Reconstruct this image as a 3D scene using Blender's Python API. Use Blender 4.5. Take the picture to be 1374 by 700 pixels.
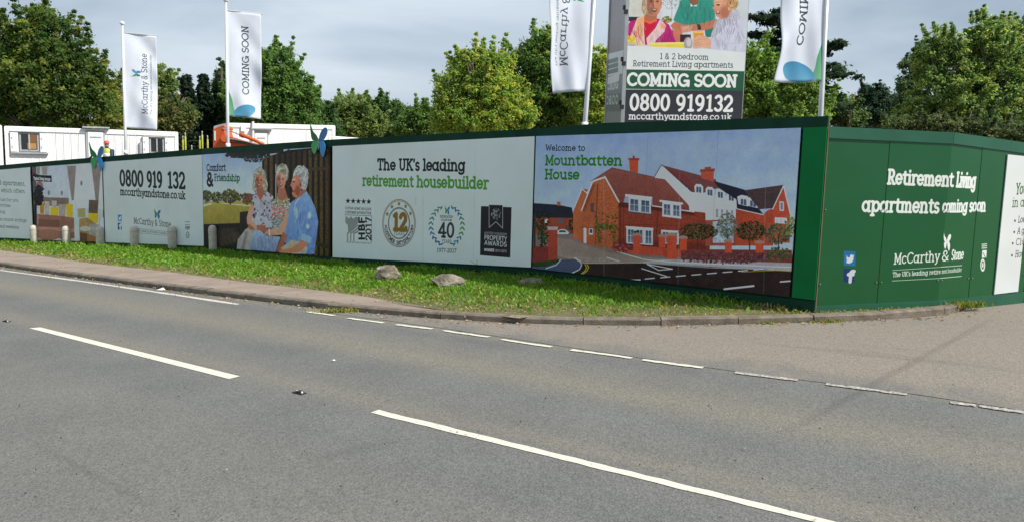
import bpy, bmesh, math, random
import numpy as np
from mathutils import Vector, Matrix
random.seed(7); RNG = np.random.default_rng(11)
SC = bpy.context.scene
for o in list(bpy.data.objects): bpy.data.objects.remove(o)
COL = SC.collection
D = math.radians

# ------------------------------------------------------------ camera
F_PX, CX, CY, EYE = 985.0, 687.0, 350.0, 1.7
_u = Vector((-0.0265, 1.0, -0.0)).normalized()
_u = (-Vector(((450-CX)/F_PX, -(9300-CY)/F_PX, -1.0))).normalized()      # gravity up, in camera axes
_f = Vector((0, 0, -1)); _f = (_f-_f.dot(_u)*_u).normalized()
_r = _f.cross(_u)
R = Matrix((_r, _f, _u))
cam_d = bpy.data.cameras.new('camera'); cam = bpy.data.objects.new('camera', cam_d); COL.objects.link(cam)
cam_d.sensor_width = 36; cam_d.lens = 36*F_PX/1374; cam_d.clip_end = 3000; cam_d.clip_start = .05
cam.matrix_world = Matrix.Translation((0, 0, EYE)) @ R.to_4x4()
SC.camera = cam
RN = np.array(R)

# ------------------------------------------------------------ light
SUN = Vector((.93, -.37, 0)).normalized()*math.cos(D(47)); SUN.z = math.sin(D(47))
sl = bpy.data.lights.new('sun', 'SUN'); sl.energy = 4.6; sl.angle = D(.9); sl.color = (1, .95, .87)
so = bpy.data.objects.new('sun', sl); COL.objects.link(so)
so.rotation_euler = (-SUN).to_track_quat('-Z', 'Y').to_euler()
W = bpy.data.worlds.new('World'); SC.world = W; W.use_nodes = True
nt = W.node_tree; nt.nodes.clear(); N = nt.nodes.new; Lk = nt.links.new
sky = N('ShaderNodeTexSky'); sky.sky_type = 'NISHITA'; sky.sun_disc = False
sky.sun_elevation = D(47); sky.sun_rotation = math.atan2(SUN.x, SUN.y); sky.air_density = 1.3; sky.dust_density = 2.5
bg1 = N('ShaderNodeBackground'); bg1.inputs[1].default_value = .09; Lk(sky.outputs[0], bg1.inputs[0])
tc = N('ShaderNodeTexCoord'); mp = N('ShaderNodeMapping'); mp.inputs['Scale'].default_value = (1.0, 1.0, 3.2); Lk(tc.outputs['Generated'], mp.inputs[0])
nz = N('ShaderNodeTexNoise'); nz.inputs['Scale'].default_value = 2.1; nz.inputs['Detail'].default_value = 7; nz.inputs['Roughness'].default_value = .5; nz.inputs['Distortion'].default_value = .35
Lk(mp.outputs[0], nz.inputs['Vector'])
cr = N('ShaderNodeValToRGB'); cr.color_ramp.elements[0].position = .33; cr.color_ramp.elements[1].position = .66
cr.color_ramp.elements[0].color = (.25, .32, .415, 1); cr.color_ramp.elements[1].color = (.57, .645, .72, 1)
Lk(nz.outputs[0], cr.inputs[0])
bg2 = N('ShaderNodeBackground'); bg2.inputs[1].default_value = 1.0; Lk(cr.outputs[0], bg2.inputs[0])
mx = N('ShaderNodeMixShader'); mx.inputs[0].default_value = .87; Lk(bg1.outputs[0], mx.inputs[1]); Lk(bg2.outputs[0], mx.inputs[2])
wo = N('ShaderNodeOutputWorld'); Lk(mx.outputs[0], wo.inputs[0])
SC.view_settings.view_transform = 'Standard'; SC.view_settings.look = 'None'; SC.view_settings.exposure = .40; SC.view_settings.gamma = 1

# ------------------------------------------------------------ place helpers
KS = .0403                                   # the street falls gently to the left
def zs(x): return KS*max(-32., min(22., x))
def ray(px, py):
    d = RN @ np.array([(px-CX)/F_PX, -(py-CY)/F_PX, -1.0]); return d
def at(px, py, Y):                           # world point of a picture point at distance Y down the street axis
    d = ray(px, py); t = Y/d[1]; return Vector((d[0]*t, Y, EYE+d[2]*t))
def ground(px, py, h=0.0):                   # point of the sloping street plane raised by h -> (x, y)
    d = ray(px, py); t = (h-EYE)/(d[2]-KS*d[0]); return Vector((d[0]*t, d[1]*t))
def W3(x, y, h=0.0): return Vector((x, y, h+zs(x)))

def tag(o, label=None, cat=None, group=None, kind=None):
    if label: o['label'] = label
    if cat: o['category'] = cat
    if group: o['group'] = group
    if kind: o['kind'] = kind
    return o
def empty(name, loc, label, cat, group=None, rz=0.0):
    o = bpy.data.objects.new(name, None); COL.objects.link(o); o.location = loc; o.rotation_euler[2] = rz
    o.empty_display_size = .2
    return tag(o, label, cat, group)
def copy_tree(o, parent=None):
    c = o.copy(); COL.objects.link(c); c.parent = parent
    for ch in o.children: copy_tree(ch, c)
    return c

class MB:
    def __init__(s): s.v = []; s.f = []; s.uv = {}
    def add(s, vs, fs):
        b = len(s.v); s.v += [tuple(v) for v in vs]; s.f += [tuple(i+b for i in f) for f in fs]; return b
    def hexa(s, p):      # 8 corners: bottom 4 ccw, top 4 ccw
        s.add(p, [(3, 2, 1, 0), (4, 5, 6, 7), (0, 1, 5, 4), (1, 2, 6, 5), (2, 3, 7, 6), (3, 0, 4, 7)]); return s
    def box(s, x0, x1, y0, y1, z0, z1):
        return s.hexa([(x0, y0, z0), (x1, y0, z0), (x1, y1, z0), (x0, y1, z0), (x0, y0, z1), (x1, y0, z1), (x1, y1, z1), (x0, y1, z1)])
    def tube(s, pts, r, n=8, cap=True):
        pts = [Vector(p) for p in pts]; rr = r if isinstance(r, (list, tuple)) else [r]*len(pts); b = len(s.v)
        for i, p in enumerate(pts):
            d = (pts[min(i+1, len(pts)-1)]-pts[max(i-1, 0)]).normalized()
            a = d.orthogonal().normalized() if abs(d.z) < .99 else Vector((1, 0, 0)); a = (a-a.dot(d)*d).normalized(); c = d.cross(a)
            for k in range(n):
                t = 2*math.pi*k/n; s.v.append(tuple(p+(a*math.cos(t)+c*math.sin(t))*rr[i]))
        for i in range(len(pts)-1):
            for k in range(n):
                k2 = (k+1) % n; s.f.append((b+i*n+k, b+i*n+k2, b+(i+1)*n+k2, b+(i+1)*n+k))
        if cap:
            s.f.append(tuple(b+k for k in range(n))[::-1]); s.f.append(tuple(b+(len(pts)-1)*n+k for k in range(n)))
        return s
    def lathe(s, prof, n=14, c=(0, 0, 0)):
        b = len(s.v)
        for r, z in prof:
            for k in range(n):
                t = 2*math.pi*k/n; s.v.append((c[0]+r*math.cos(t), c[1]+r*math.sin(t), c[2]+z))
        for i in range(len(prof)-1):
            for k in range(n):
                k2 = (k+1) % n; s.f.append((b+i*n+k, b+i*n+k2, b+(i+1)*n+k2, b+(i+1)*n+k))
        s.f.append(tuple(b+k for k in range(n))[::-1]); s.f.append(tuple(b+(len(prof)-1)*n+k for k in range(n)))
        return s
    def build(s, name, mat, parent=None, smooth=False, bevel=0):
        me = bpy.data.meshes.new(name); me.from_pydata([tuple(v) for v in s.v], [], s.f); me.update()
        if bevel:
            bm = bmesh.new(); bm.from_mesh(me); bmesh.ops.bevel(bm, geom=bm.edges[:], offset=bevel, segments=2, affect='EDGES'); bm.to_mesh(me); bm.free()
        return link(name, me, mat, parent, smooth)
def link(name, me, mat, parent=None, smooth=False):
    o = bpy.data.objects.new(name, me); COL.objects.link(o)
    if mat: me.materials.append(mat)
    if smooth: me.polygons.foreach_set('use_smooth', [True]*len(me.polygons))
    if parent: o.parent = parent
    return o

# ------------------------------------------------------------ materials
def lin(c): return tuple(((x/255)/12.92 if x/255 <= .04045 else ((x/255+.055)/1.055)**2.4) for x in c)
_M = {}
def mat(name, col, rough=.6, metal=0.0, var=.12, scale=6, bump=0.0, bscale=40, col2=None, spec=.4, detail=5):
    if name in _M: return _M[name]
    m = bpy.data.materials.new(name); m.use_nodes = True; n = m.node_tree.nodes; l = m.node_tree.links
    b = n['Principled BSDF']; b.inputs['Roughness'].default_value = rough; b.inputs['Metallic'].default_value = metal; b.inputs['Specular IOR Level'].default_value = spec
    tc = n.new('ShaderNodeTexCoord'); nz = n.new('ShaderNodeTexNoise'); nz.inputs['Scale'].default_value = scale; nz.inputs['Detail'].default_value = detail
    l.new(tc.outputs['Object'], nz.inputs['Vector'])
    r = n.new('ShaderNodeValToRGB'); r.color_ramp.elements[0].position = .3; r.color_ramp.elements[1].position = .7
    c2 = col2 if col2 else tuple(min(1, x*(1+var)) for x in col); c1 = col if col2 else tuple(x*(1-var) for x in col)
    r.color_ramp.elements[0].color = (*c1, 1); r.color_ramp.elements[1].color = (*c2, 1)
    l.new(nz.outputs[0], r.inputs[0]); l.new(r.outputs[0], b.inputs['Base Color'])
    if bump:
        n2 = n.new('ShaderNodeTexNoise'); n2.inputs['Scale'].default_value = bscale; n2.inputs['Detail'].default_value = 4; l.new(tc.outputs['Object'], n2.inputs['Vector'])
        bp = n.new('ShaderNodeBump'); bp.inputs['Strength'].default_value = bump; bp.inputs['Distance'].default_value = .02
        l.new(n2.outputs[0], bp.inputs['Height']); l.new(bp.outputs[0], b.inputs['Normal'])
    _M[name] = m; return m
# ------------------------------------------------------------ print painting (posters, flags)
def vnoise(h, w, cell, seed=0, octaves=3):
    g = np.random.default_rng(seed); out = np.zeros((h, w)); amp = 1; tot = 0
    for o in range(octaves):
        c = max(1.5, cell/2**o); gh, gw = int(h/c)+3, int(w/c)+3; q = g.random((gh, gw))
        y = np.arange(h)/c; x = np.arange(w)/c; yi = y.astype(int); xi = x.astype(int)
        fy = (y-yi)[:, None]; fx = (x-xi)[None]; fy = fy*fy*(3-2*fy); fx = fx*fx*(3-2*fx)
        a = q[yi][:, xi]; b = q[yi][:, xi+1]; c_ = q[yi+1][:, xi]; d = q[yi+1][:, xi+1]
        out += amp*((a*(1-fx)+b*fx)*(1-fy)+(c_*(1-fx)+d*fx)*fy); tot += amp; amp *= .55
    return out/tot-.5
class Cv:
    """flat print, painted in metres on its own panel; m() turns picture measurements into panel metres"""
    def __init__(s, s0, s1, h0, h1, ppm, bg, pxmap=None):
        s.s0, s.h0, s.k = s0, h0, ppm; s.s1, s.h1 = s1, h1
        s.w = int((s1-s0)*ppm); s.h = int((h1-h0)*ppm); s.a = np.empty((s.h, s.w, 3)); s.a[:] = bg; s.px = pxmap; s.fr = (0, 0, 1.); s.seed = 1
    def m(s, p):
        if s.px is None: return (p[0], p[1])
        return s.px(p[0]/s.fr[2]+s.fr[0], p[1]/s.fr[2]+s.fr[1])
    def t(s, pts): return np.array([((q[0]-s.s0)*s.k, (q[1]-s.h0)*s.k) for q in (s.m(p) for p in pts)])
    def box_(s, P, pad=2):
        x0 = max(0, int(P[:, 0].min()-pad)); x1 = min(s.w, int(P[:, 0].max()+pad)+1); y0 = max(0, int(P[:, 1].min()-pad)); y1 = min(s.h, int(P[:, 1].max()+pad)+1)
        return x0, x1, y0, y1
    def put(s, bx, mask, col, al=1., var=0, cell=20):
        x0, x1, y0, y1 = bx; A = s.a[y0:y1, x0:x1]; c = np.asarray(col, float)
        if c.ndim == 1: c = np.broadcast_to(c, A.shape)
        if var: s.seed += 1; c = c*(1+var*2*vnoise(A.shape[0], A.shape[1], cell, s.seed)[..., None])
        mk = (mask*al)[..., None]; A[:] = A*(1-mk)+c*mk
    def pmask(s, P, bx):
        x0, x1, y0, y1 = bx; S = 2
        X = (np.arange((x1-x0)*S)+.5)/S+x0; Y = ((np.arange((y1-y0)*S)+.5)/S+y0)[:, None]; M = np.zeros((len(Y), len(X)), bool)
        for i in range(len(P)):
            ax, ay = P[i]; bx_, by = P[(i+1) % len(P)]
            if abs(by-ay) < 1e-9: continue
            M ^= ((ay > Y) != (by > Y)) & (X[None] < (bx_-ax)*(Y-ay)/(by-ay)+ax)
        return M.reshape(y1-y0, S, x1-x0, S).mean((1, 3))
    def poly(s, pts, col, al=1., var=0, cell=20, soft=0, col2=None):
        P = s.t(pts); bx = s.box_(P, 2+3*soft)
        if bx[1] <= bx[0] or bx[3] <= bx[2]: return
        M = s.pmask(P, bx)
        if soft:
            k = int(soft); 
            for _ in range(2):
                for ax in (0, 1):
                    c = np.cumsum(np.pad(M, [(k+1, k) if a == ax else (0, 0) for a in (0, 1)], mode='edge'), axis=ax)
                    M = (np.take(c, range(2*k+1, c.shape[ax]), ax)-np.take(c, range(0, c.shape[ax]-2*k-1), ax))/(2*k+1)
        c = np.array(col, float)
        if col2 is not None:
            g = np.linspace(0, 1, bx[3]-bx[2])[:, None, None]; c = np.array(col2)*(1-g)+c*g; c = np.broadcast_to(c, (bx[3]-bx[2], bx[1]-bx[0], 3))
        s.put(bx, M, c, al, var, cell); return M, bx
    def ell(s, cx, cy, rx, ry, col, rot=0, al=1., var=0, cell=10, soft=0, n=28, jag=0, col2=None):
        ca, sa = math.cos(D(rot)), math.sin(D(rot)); pts = []
        for i in range(n):
            t = 2*math.pi*i/n; j = 1+jag*(random.random()-.5); a, b = rx*math.cos(t)*j, ry*math.sin(t)*j; pts.append((cx+a*ca-b*sa, cy+a*sa+b*ca))
        return s.poly(pts, col, al, var, cell, soft, col2)
    def segs(s, L, w, col, al=1., round_=True):   # L: (n,4) in texture px, w in texture px
        for x0, y0, x1, y1 in L:
            P = np.array([(x0, y0), (x1, y1)]); bx = s.box_(P, w+2)
            if bx[1] <= bx[0] or bx[3] <= bx[2]: continue
            X = np.arange(bx[0], bx[1])+.5; Y = (np.arange(bx[2], bx[3])+.5)[:, None]
            dx, dy = x1-x0, y1-y0; q = dx*dx+dy*dy+1e-9; t = np.clip(((X-x0)*dx+(Y-y0)*dy)/q, 0, 1)
            d = np.hypot(X-x0-t*dx, Y-y0-t*dy); s.put(bx, np.clip(w/2+.5-d, 0, 1), col, al)
    def line(s, pts, w, col, al=1.):               # w in source px of the current frame
        P = s.t(pts); k = np.hypot(*(s.t([(pts[0][0]+w, pts[0][1])])[0]-P[0])) if s.px else w*s.k
        s.segs([(*P[i], *P[i+1]) for i in range(len(P)-1)], k, col, al)
    def text(s, st, p0, p1, cap, col, wt=.1, serif=True, cap1=None):
        """p0,p1 ends of the baseline, cap: height of capitals (source px)"""
        a = np.array(s.m(p0)); b = np.array(s.m(p1)); c = np.array(s.m((p0[0], p0[1]-cap))) if s.px else a+(0, cap)
        hgt = np.hypot(*(c-a)); hg1 = hgt
        if cap1: c1 = np.array(s.m((p1[0], p1[1]-cap1))); hg1 = np.hypot(*(c1-b))
        s.text_uv(st, a, b-a, np.array((0, hgt)), col, wt, serif, hg1/hgt)
    def text_uv(s, st, a, U, V, col, wt=.1, serif=True, grow=1.):
        G = []; x = 0.
        for ch in st:
            g, adv = glyph(ch, serif)
            G += [(l[0]+x, l[1], l[2]+x, l[3]) for l in g]; x += adv
        tot = x-.1; em = np.hypot(*V)/.7
        a = np.array(a, float); U = np.array(U, float)/tot; V = np.array(V, float)/.7; o = []
        for l in G:
            q0 = a+U*l[0]+V*l[1]*(1+(grow-1)*l[0]/tot); q1 = a+U*l[2]+V*l[3]*(1+(grow-1)*l[2]/tot)
            o.append(((q0[0]-s.s0)*s.k, (q0[1]-s.h0)*s.k, (q1[0]-s.s0)*s.k, (q1[1]-s.h0)*s.k))
        s.segs(o, max(1.0, wt*em*s.k), col)
    def image(s, name):
        a = np.clip(s.a/255., 0, 1); im = bpy.data.images.new(name, s.w, s.h)
        px = np.ones((s.h, s.w, 4), np.float32); px[..., :3] = a; im.pixels.foreach_set(px.ravel()); im.update(); im.pack(); return im
_GC = {}
def glyph(ch, serif):
    key = (ch, serif)
    if key in _GC: return _GC[key]
    L = []
    def l(*p):
        for i in range(0, len(p)-2, 2): L.append((p[i], p[i+1], p[i+2], p[i+3]))
    def a(cx, cy, rx, ry, t0=0, t1=360, n=12):
        for i in range(n):
            u, v = D(t0+(t1-t0)*i/n), D(t0+(t1-t0)*(i+1)/n); L.append((cx+rx*math.cos(u), cy+ry*math.sin(u), cx+rx*math.cos(v), cy+ry*math.sin(v)))
    def f(*p):   # serif bars: x, y, left reach, right reach
        if serif:
            for i in range(0, len(p), 4): L.append((p[i]-p[i+2], p[i+1], p[i]+p[i+3], p[i+1]))
    x = .5; C = .7; e = .1; adv = .6
    if ch == ' ': adv = .3
    elif ch == 'a': a(.25, .25, .22, .24); l(.48, .5, .48, 0); f(.48, 0, 0, e, .48, .5, 0, .05); adv = .68
    elif ch == 'b': l(.12, C, .12, 0); a(.36, .25, .22, .24); f(.12, C, e, 0); adv = .68
    elif ch == 'c': a(.26, .25, .22, .24, 45, 315); f(.42, .42, 0, 0); adv = .55
    elif ch == 'd': a(.25, .25, .22, .24); l(.48, C, .48, 0); f(.48, C, e, 0, .48, 0, 0, e); adv = .68
    elif ch == 'e': a(.26, .25, .22, .24, 0, 320); l(.04, .25, .48, .25); adv = .58
    elif ch == 'f': l(.15, 0, .15, .55); a(.28, .55, .13, .14, 180, 70, 5); l(.03, .48, .28, .48); f(.15, 0, e, e); adv = .42
    elif ch == 'g': a(.25, .25, .22, .24); l(.48, .5, .48, -.05); a(.26, -.05, .22, .15, 0, -150, 7); f(.48, .5, 0, .06); adv = .66
    elif ch == 'h': l(.12, C, .12, 0); a(.3, .28, .18, .21, 180, 0, 8); l(.48, .28, .48, 0); f(.12, C, e, 0, .12, 0, e, .08, .48, 0, .08, e); adv = .68
    elif ch == 'i': l(.14, .48, .14, 0); l(.14, .66, .14, .69); f(.14, .48, e, 0, .14, 0, e, e); adv = .32
    elif ch == 'j': l(.14, .48, .14, -.1); l(.14, .66, .14, .69); adv = .3
    elif ch == 'k': l(.12, C, .12, 0); l(.42, .48, .12, .2); l(.22, .29, .46, 0); f(.12, C, e, 0, .12, 0, e, .07, .42, .48, .08, .08, .46, 0, .07, .08); adv = .62
    elif ch == 'l': l(.14, C, .14, 0); f(.14, C, e, 0, .14, 0, e, e); adv = .32
    elif ch == 'm': l(.12, .48, .12, 0); a(.27, .3, .15, .19, 180, 0, 7); l(.42, .3, .42, 0); a(.57, .3, .15, .19, 180, 0, 7); l(.72, .3, .72, 0); f(.12, .48, e, 0, .12, 0, e, .07, .42, 0, .07, .07, .72, 0, .07, e); adv = .92
    elif ch == 'n': l(.12, .48, .12, 0); a(.3, .28, .18, .21, 180, 0, 8); l(.48, .28, .48, 0); f(.12, .48, e, 0, .12, 0, e, .08, .48, 0, .08, e); adv = .68
    elif ch == 'o': a(.27, .25, .23, .24); adv = .6
    elif ch == 'p': l(.12, .5, .12, -.2); a(.36, .25, .22, .24); f(.12, .5, e, 0, .12, -.2, e, .1); adv = .68
    elif ch == 'q': a(.25, .25, .22, .24); l(.48, .5, .48, -.2); adv = .66
    elif ch == 'r': l(.14, .48, .14, 0); a(.32, .28, .18, .21, 180, 60, 6); f(.14, .48, e, 0, .14, 0, e, .1); adv = .48
    elif ch == 's': a(.2, .36, .14, .125, 40, 270, 7); a(.2, .12, .15, .125, 90, -150, 7); adv = .44
    elif ch == 't': l(.16, .62, .16, .12); a(.29, .13, .13, .13, 180, 300, 5); l(.03, .48, .32, .48); adv = .42
    elif ch == 'u': l(.12, .48, .12, .22); a(.3, .22, .18, .21, 180, 360, 8); l(.48, .48, .48, 0); f(.12, .48, e, 0, .48, .48, e, 0, .48, 0, 0, e); adv = .68
    elif ch == 'v': l(.05, .48, .24, 0, .43, .48); f(.05, .48, .05, .08, .43, .48, .08, .05); adv = .52
    elif ch == 'w': l(.05, .48, .2, 0, .36, .44, .52, 0, .67, .48); f(.05, .48, .05, .08, .67, .48, .08, .05); adv = .76
    elif ch == 'x': l(.05, .48, .43, 0); l(.05, 0, .43, .48); adv = .52
    elif ch == 'y': l(.05, .48, .25, .02); l(.45, .48, .2, -.14, .08, -.2); f(.05, .48, .05, .08, .45, .48, .08, .05); adv = .54
    elif ch == 'z': l(.06, .48, .4, .48, .05, 0, .42, 0); adv = .5
    elif ch == 'A': l(.05, 0, .32, C, .59, 0); l(.15, .24, .49, .24); f(.05, 0, .05, .1, .59, 0, .1, .05); adv = .7
    elif ch == 'B': l(.14, 0, .14, C, .32, C); a(.32, .53, .15, .17, 90, -90, 7); l(.32, .36, .14, .36); l(.32, .36, .36, .36); a(.35, .18, .17, .18, 90, -90, 7); l(.35, 0, .14, 0); f(.14, 0, .08, 0, .14, C, .08, 0); adv = .64
    elif ch == 'C': a(.36, .35, .32, .35, 45, 315, 14); f(.585, .6, 0, 0); adv = .7
    elif ch == 'D': l(.14, 0, .14, C, .3, C); a(.3, .35, .32, .35, 90, -90, 10); l(.3, 0, .14, 0); f(.14, 0, .08, 0, .14, C, .08, 0); adv = .74
    elif ch == 'E': l(.5, C, .14, C, .14, 0, .5, 0); l(.14, .36, .42, .36); f(.14, 0, .08, 0, .14, C, .08, 0); adv = .6
    elif ch == 'F': l(.5, C, .14, C, .14, 0); l(.14, .36, .42, .36); f(.14, 0, .08, .1, .14, C, .08, 0); adv = .56
    elif ch == 'G': a(.36, .35, .32, .35, 45, 340, 14); l(.42, .3, .68, .3, .68, 0); adv = .78
    elif ch == 'H': l(.14, 0, .14, C); l(.56, 0, .56, C); l(.14, .36, .56, .36); f(.14, 0, .09, .09, .14, C, .09, .09, .56, 0, .09, .09, .56, C, .09, .09); adv = .74
    elif ch == 'I': l(.16, 0, .16, C); f(.16, 0, .1, .1, .16, C, .1, .1); adv = .36
    elif ch == 'J': l(.34, C, .34, .16); a(.2, .16, .14, .16, 0, -170, 6); adv = .48
    elif ch == 'K': l(.14, 0, .14, C); l(.54, C, .14, .3); l(.27, .42, .56, 0); f(.14, 0, .09, .09, .14, C, .09, .09, .54, C, .1, .06, .56, 0, .08, .08); adv = .7
    elif ch == 'L': l(.14, C, .14, 0, .48, 0, .48, .12); f(.14, C, .09, .09, .14, 0, .08, 0); adv = .56
    elif ch == 'M': l(.14, 0, .14, C, .4, .12, .66, C, .66, 0); f(.14, 0, .09, .09, .66, 0, .09, .09, .14, C, .08, 0, .66, C, 0, .08); adv = .84
    elif ch == 'N': l(.14, 0, .14, C, .56, 0, .56, C); f(.14, 0, .09, .09, .14, C, .08, 0, .56, C, .09, .09); adv = .74
    elif ch == 'O': a(.38, .35, .34, .35, 0, 360, 18); adv = .8
    elif ch == 'P': l(.14, 0, .14, C, .32, C); a(.32, .51, .17, .19, 90, -90, 8); l(.32, .32, .14, .32); f(.14, 0, .09, .11, .14, C, .08, 0); adv = .62
    elif ch == 'R': l(.14, 0, .14, C, .32, C); a(.32, .51, .17, .19, 90, -90, 8); l(.32, .32, .14, .32); l(.3, .32, .52, 0); f(.14, 0, .09, .11, .14, C, .08, 0, .52, 0, .03, .09); adv = .68
    elif ch == 'S': a(.27, .52, .2, .18, 30, 270, 9); a(.27, .17, .22, .17, 90, -150, 9); adv = .58
    elif ch == 'T': l(.06, .56, .06, C, .56, C, .56, .56); l(.31, C, .31, 0); f(.31, 0, .1, .1); adv = .66
    elif ch == 'U': l(.14, C, .14, .24); a(.34, .24, .2, .24, 180, 360, 9); l(.54, .24, .54, C); f(.14, C, .09, .09, .54, C, .09, .09); adv = .72
    elif ch == 'V': l(.05, C, .3, 0, .55, C); adv = .64
    elif ch == 'W': l(.04, C, .22, 0, .42, .6, .62, 0, .8, C); f(.04, C, .06, .09, .8, C, .09, .06); adv = .9
    elif ch == 'X': l(.05, C, .5, 0); l(.05, 0, .5, C); adv = .6
    elif ch == 'Y': l(.05, C, .3, .34, .55, C); l(.3, .34, .3, 0); f(.3, 0, .1, .1, .05, C, .05, .08, .55, C, .08, .05); adv = .64
    elif ch == '0': a(.26, .35, .2, .35, 0, 360, 16); adv = .58
    elif ch == '1': l(.12, .62, .26, C, .26, 0); f(.26, 0, .12, .12); adv = .5
    elif ch == '2': a(.26, .5, .19, .2, 165, -30, 9); l(.43, .4, .06, 0, .48, 0, .48, .08); adv = .58
    elif ch == '3': a(.24, .53, .17, .17, 150, -80, 8); a(.24, .18, .19, .18, 80, -150, 9); adv = .54
    elif ch == '4': l(.38, 0, .38, C, .04, .2, .52, .2); f(.38, 0, .1, .1); adv = .6
    elif ch == '5': l(.44, C, .12, C, .1, .38); a(.25, .22, .19, .22, 125, -150, 9); adv = .56
    elif ch == '6': a(.26, .22, .19, .22); a(.34, .3, .27, .4, 180, 95, 6); adv = .56
    elif ch == '7': l(.08, .6, .08, C, .46, C, .2, 0); adv = .54
    elif ch == '8': a(.26, .53, .16, .17); a(.26, .18, .19, .18); adv = .58
    elif ch == '9': a(.26, .48, .19, .22); a(.18, .4, .27, .4, 0, -85, 6); adv = .58
    elif ch == '&': a(.26, .54, .14, .15, -50, 230, 9); l(.16, .42, .54, 0); a(.25, .18, .2, .19, 130, 350, 9); l(.46, .2, .52, .3); adv = .68
    elif ch == '.': l(.08, .02, .08, .03); adv = .24
    elif ch == ',': l(.1, .03, .06, -.08); adv = .24
    elif ch == "'": l(.08, C, .06, .56); adv = .2
    elif ch == '-': l(.05, .27, .25, .27); adv = .36
    _GC[key] = (L, adv); return _GC[key]
def mulc(c, k): return tuple(min(255, x*k) for x in c)
def strands(c, x, y, rx, ry, col, n=90, a0=0, a1=360, ln=.5, w=1.2, curl=.5, rin=.8):
    """hair drawn as short overlapping strokes round a head"""
    for _ in range(n):
        t = D(random.uniform(a0, a1)); r = random.uniform(rin, 1.05); px_, py_ = x+rx*r*math.cos(t), y+ry*r*math.sin(t); k = random.choice((.62, .78, .92, 1.05, 1.18)); L = ln*random.uniform(.5, 1)
        q = t+curl*random.uniform(.3, 1.2); c.line([(px_, py_), (px_+rx*L*.5*math.cos(q+1.4), py_+ry*L*.5*math.sin(q+1.4)), (px_+rx*L*math.cos(q+1.8), py_+ry*L*math.sin(q+1.8))], w, mulc(col, k), .8)
def face(c, x, y, rx, ry, skin, turn=0., hair=(170, 165, 150), smile=1., lit=1, soft=2):
    """three-quarter face: turn -1..1 shifts the features, lit +-1 is the bright side"""
    c.ell(x, y, rx, ry, skin, 0, var=.06, cell=7); c.ell(x-lit*rx*.5, y+ry*.12, rx*.52, ry*.8, mulc(skin, .70), soft=soft, al=.75); c.ell(x+lit*rx*.35, y-ry*.45, rx*.45, ry*.28, mulc(skin, 1.22), soft=soft, al=.7)
    f = x+turn*rx*.35
    for s in (-1, 1):
        k = rx*(.42-.12*s*turn); ex = f+s*k; c.ell(ex, y-ry*.18, rx*.22, ry*.10, mulc(skin, .58), soft=max(1, soft-1), al=.85); c.ell(ex, y-ry*.17, rx*.11, ry*.045, (38, 28, 28)); c.line([(ex-rx*.2, y-ry*.31), (ex+rx*.18, y-ry*.33)], rx*.07, mulc(hair, .6), .7); c.ell(ex+s*rx*.08, y+ry*.2, rx*.2, ry*.14, mulc(skin, 1.15)[:1]+mulc(skin, .95)[1:], soft=soft, al=.6)
    c.ell(f+turn*rx*.12, y+ry*.08, rx*.10, ry*.2, mulc(skin, 1.15), soft=1, al=.8); c.ell(f-lit*rx*.13, y+ry*.14, rx*.09, ry*.14, mulc(skin, .6), soft=1, al=.7)
    c.ell(f, y+ry*.51, rx*.34, ry*.11*smile, mulc(skin, .5), al=.85); c.ell(f, y+ry*.47, rx*.26, ry*.045*smile, (212, 200, 190), al=.85); c.line([(f-rx*.4, y+ry*.45), (f-rx*.15, y+ry*.66), (f+rx*.15, y+ry*.66), (f+rx*.4, y+ry*.44)], rx*.08, mulc(skin, .6), .8); c.ell(f, y+ry*.86, rx*.4, ry*.14, mulc(skin, .8), soft=soft, al=.5)
def folds(c, P, n, col, w=2.5, ln=30, al=.4):
    """soft creases scattered in a quad given by two opposite corners"""
    for _ in range(n):
        x = random.uniform(P[0], P[2]); y = random.uniform(P[1], P[3]); dx = random.uniform(-.35, .35)*ln; k = random.choice((.72, .82, 1.15)); c.line([(x, y), (x+dx*.5, y+ln*.5), (x+dx*1.4, y+ln)], w*random.uniform(.5, 1.2), mulc(col, k), al)
WH = (240, 240, 238)
def star(c, x, y, rx, ry, col):
    c.poly([(x+(rx if i % 2 == 0 else rx*.42)*math.sin(math.pi*i/5), y-(ry if i % 2 == 0 else ry*.42)*math.cos(math.pi*i/5)) for i in range(10)], col)
WINGS = [[(-.02, 0), (-.12, .28), (-.34, .52), (-.5, .95), (-.48, .5), (-.42, .12), (-.3, 0)],          # left upper
         [(-.02, -.02), (-.25, -.02), (-.42, -.18), (-.4, -.5), (-.28, -.72), (-.16, -.62), (-.06, -.3)],   # left lower
         [(.02, 0), (.1, .35), (.3, .62), (.52, .68), (.62, .5), (.5, .2), (.3, 0)],                         # right upper
         [(.02, -.02), (.28, -.02), (.45, -.25), (.44, -.62), (.3, -.9), (.16, -.72), (.06, -.3)]]
def smooth_loop(P, k=3):
    P = [Vector((p[0], p[1])) for p in P]; o = []; n = len(P)
    for i in range(n):
        a, b, c, d = P[i-1], P[i], P[(i+1) % n], P[(i+2) % n]
        for j in range(k):
            t = j/k; o.append(.5*((2*b)+(c-a)*t+(2*a-5*b+4*c-d)*t*t+(3*b-a-3*c+d)*t**3))
    return [(q.x, q.y) for q in o]
def butterfly(c, x, y, sx, sy, cols, up=-1, rot=0):
    ca, sa = math.cos(D(rot)), math.sin(D(rot))
    for w, col in zip(WINGS, cols):
        c.poly([(x+(p[0]*ca-p[1]*sa)*sx, y+up*(p[0]*sa+p[1]*ca)*sy) for p in smooth_loop(w)], col)
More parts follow.
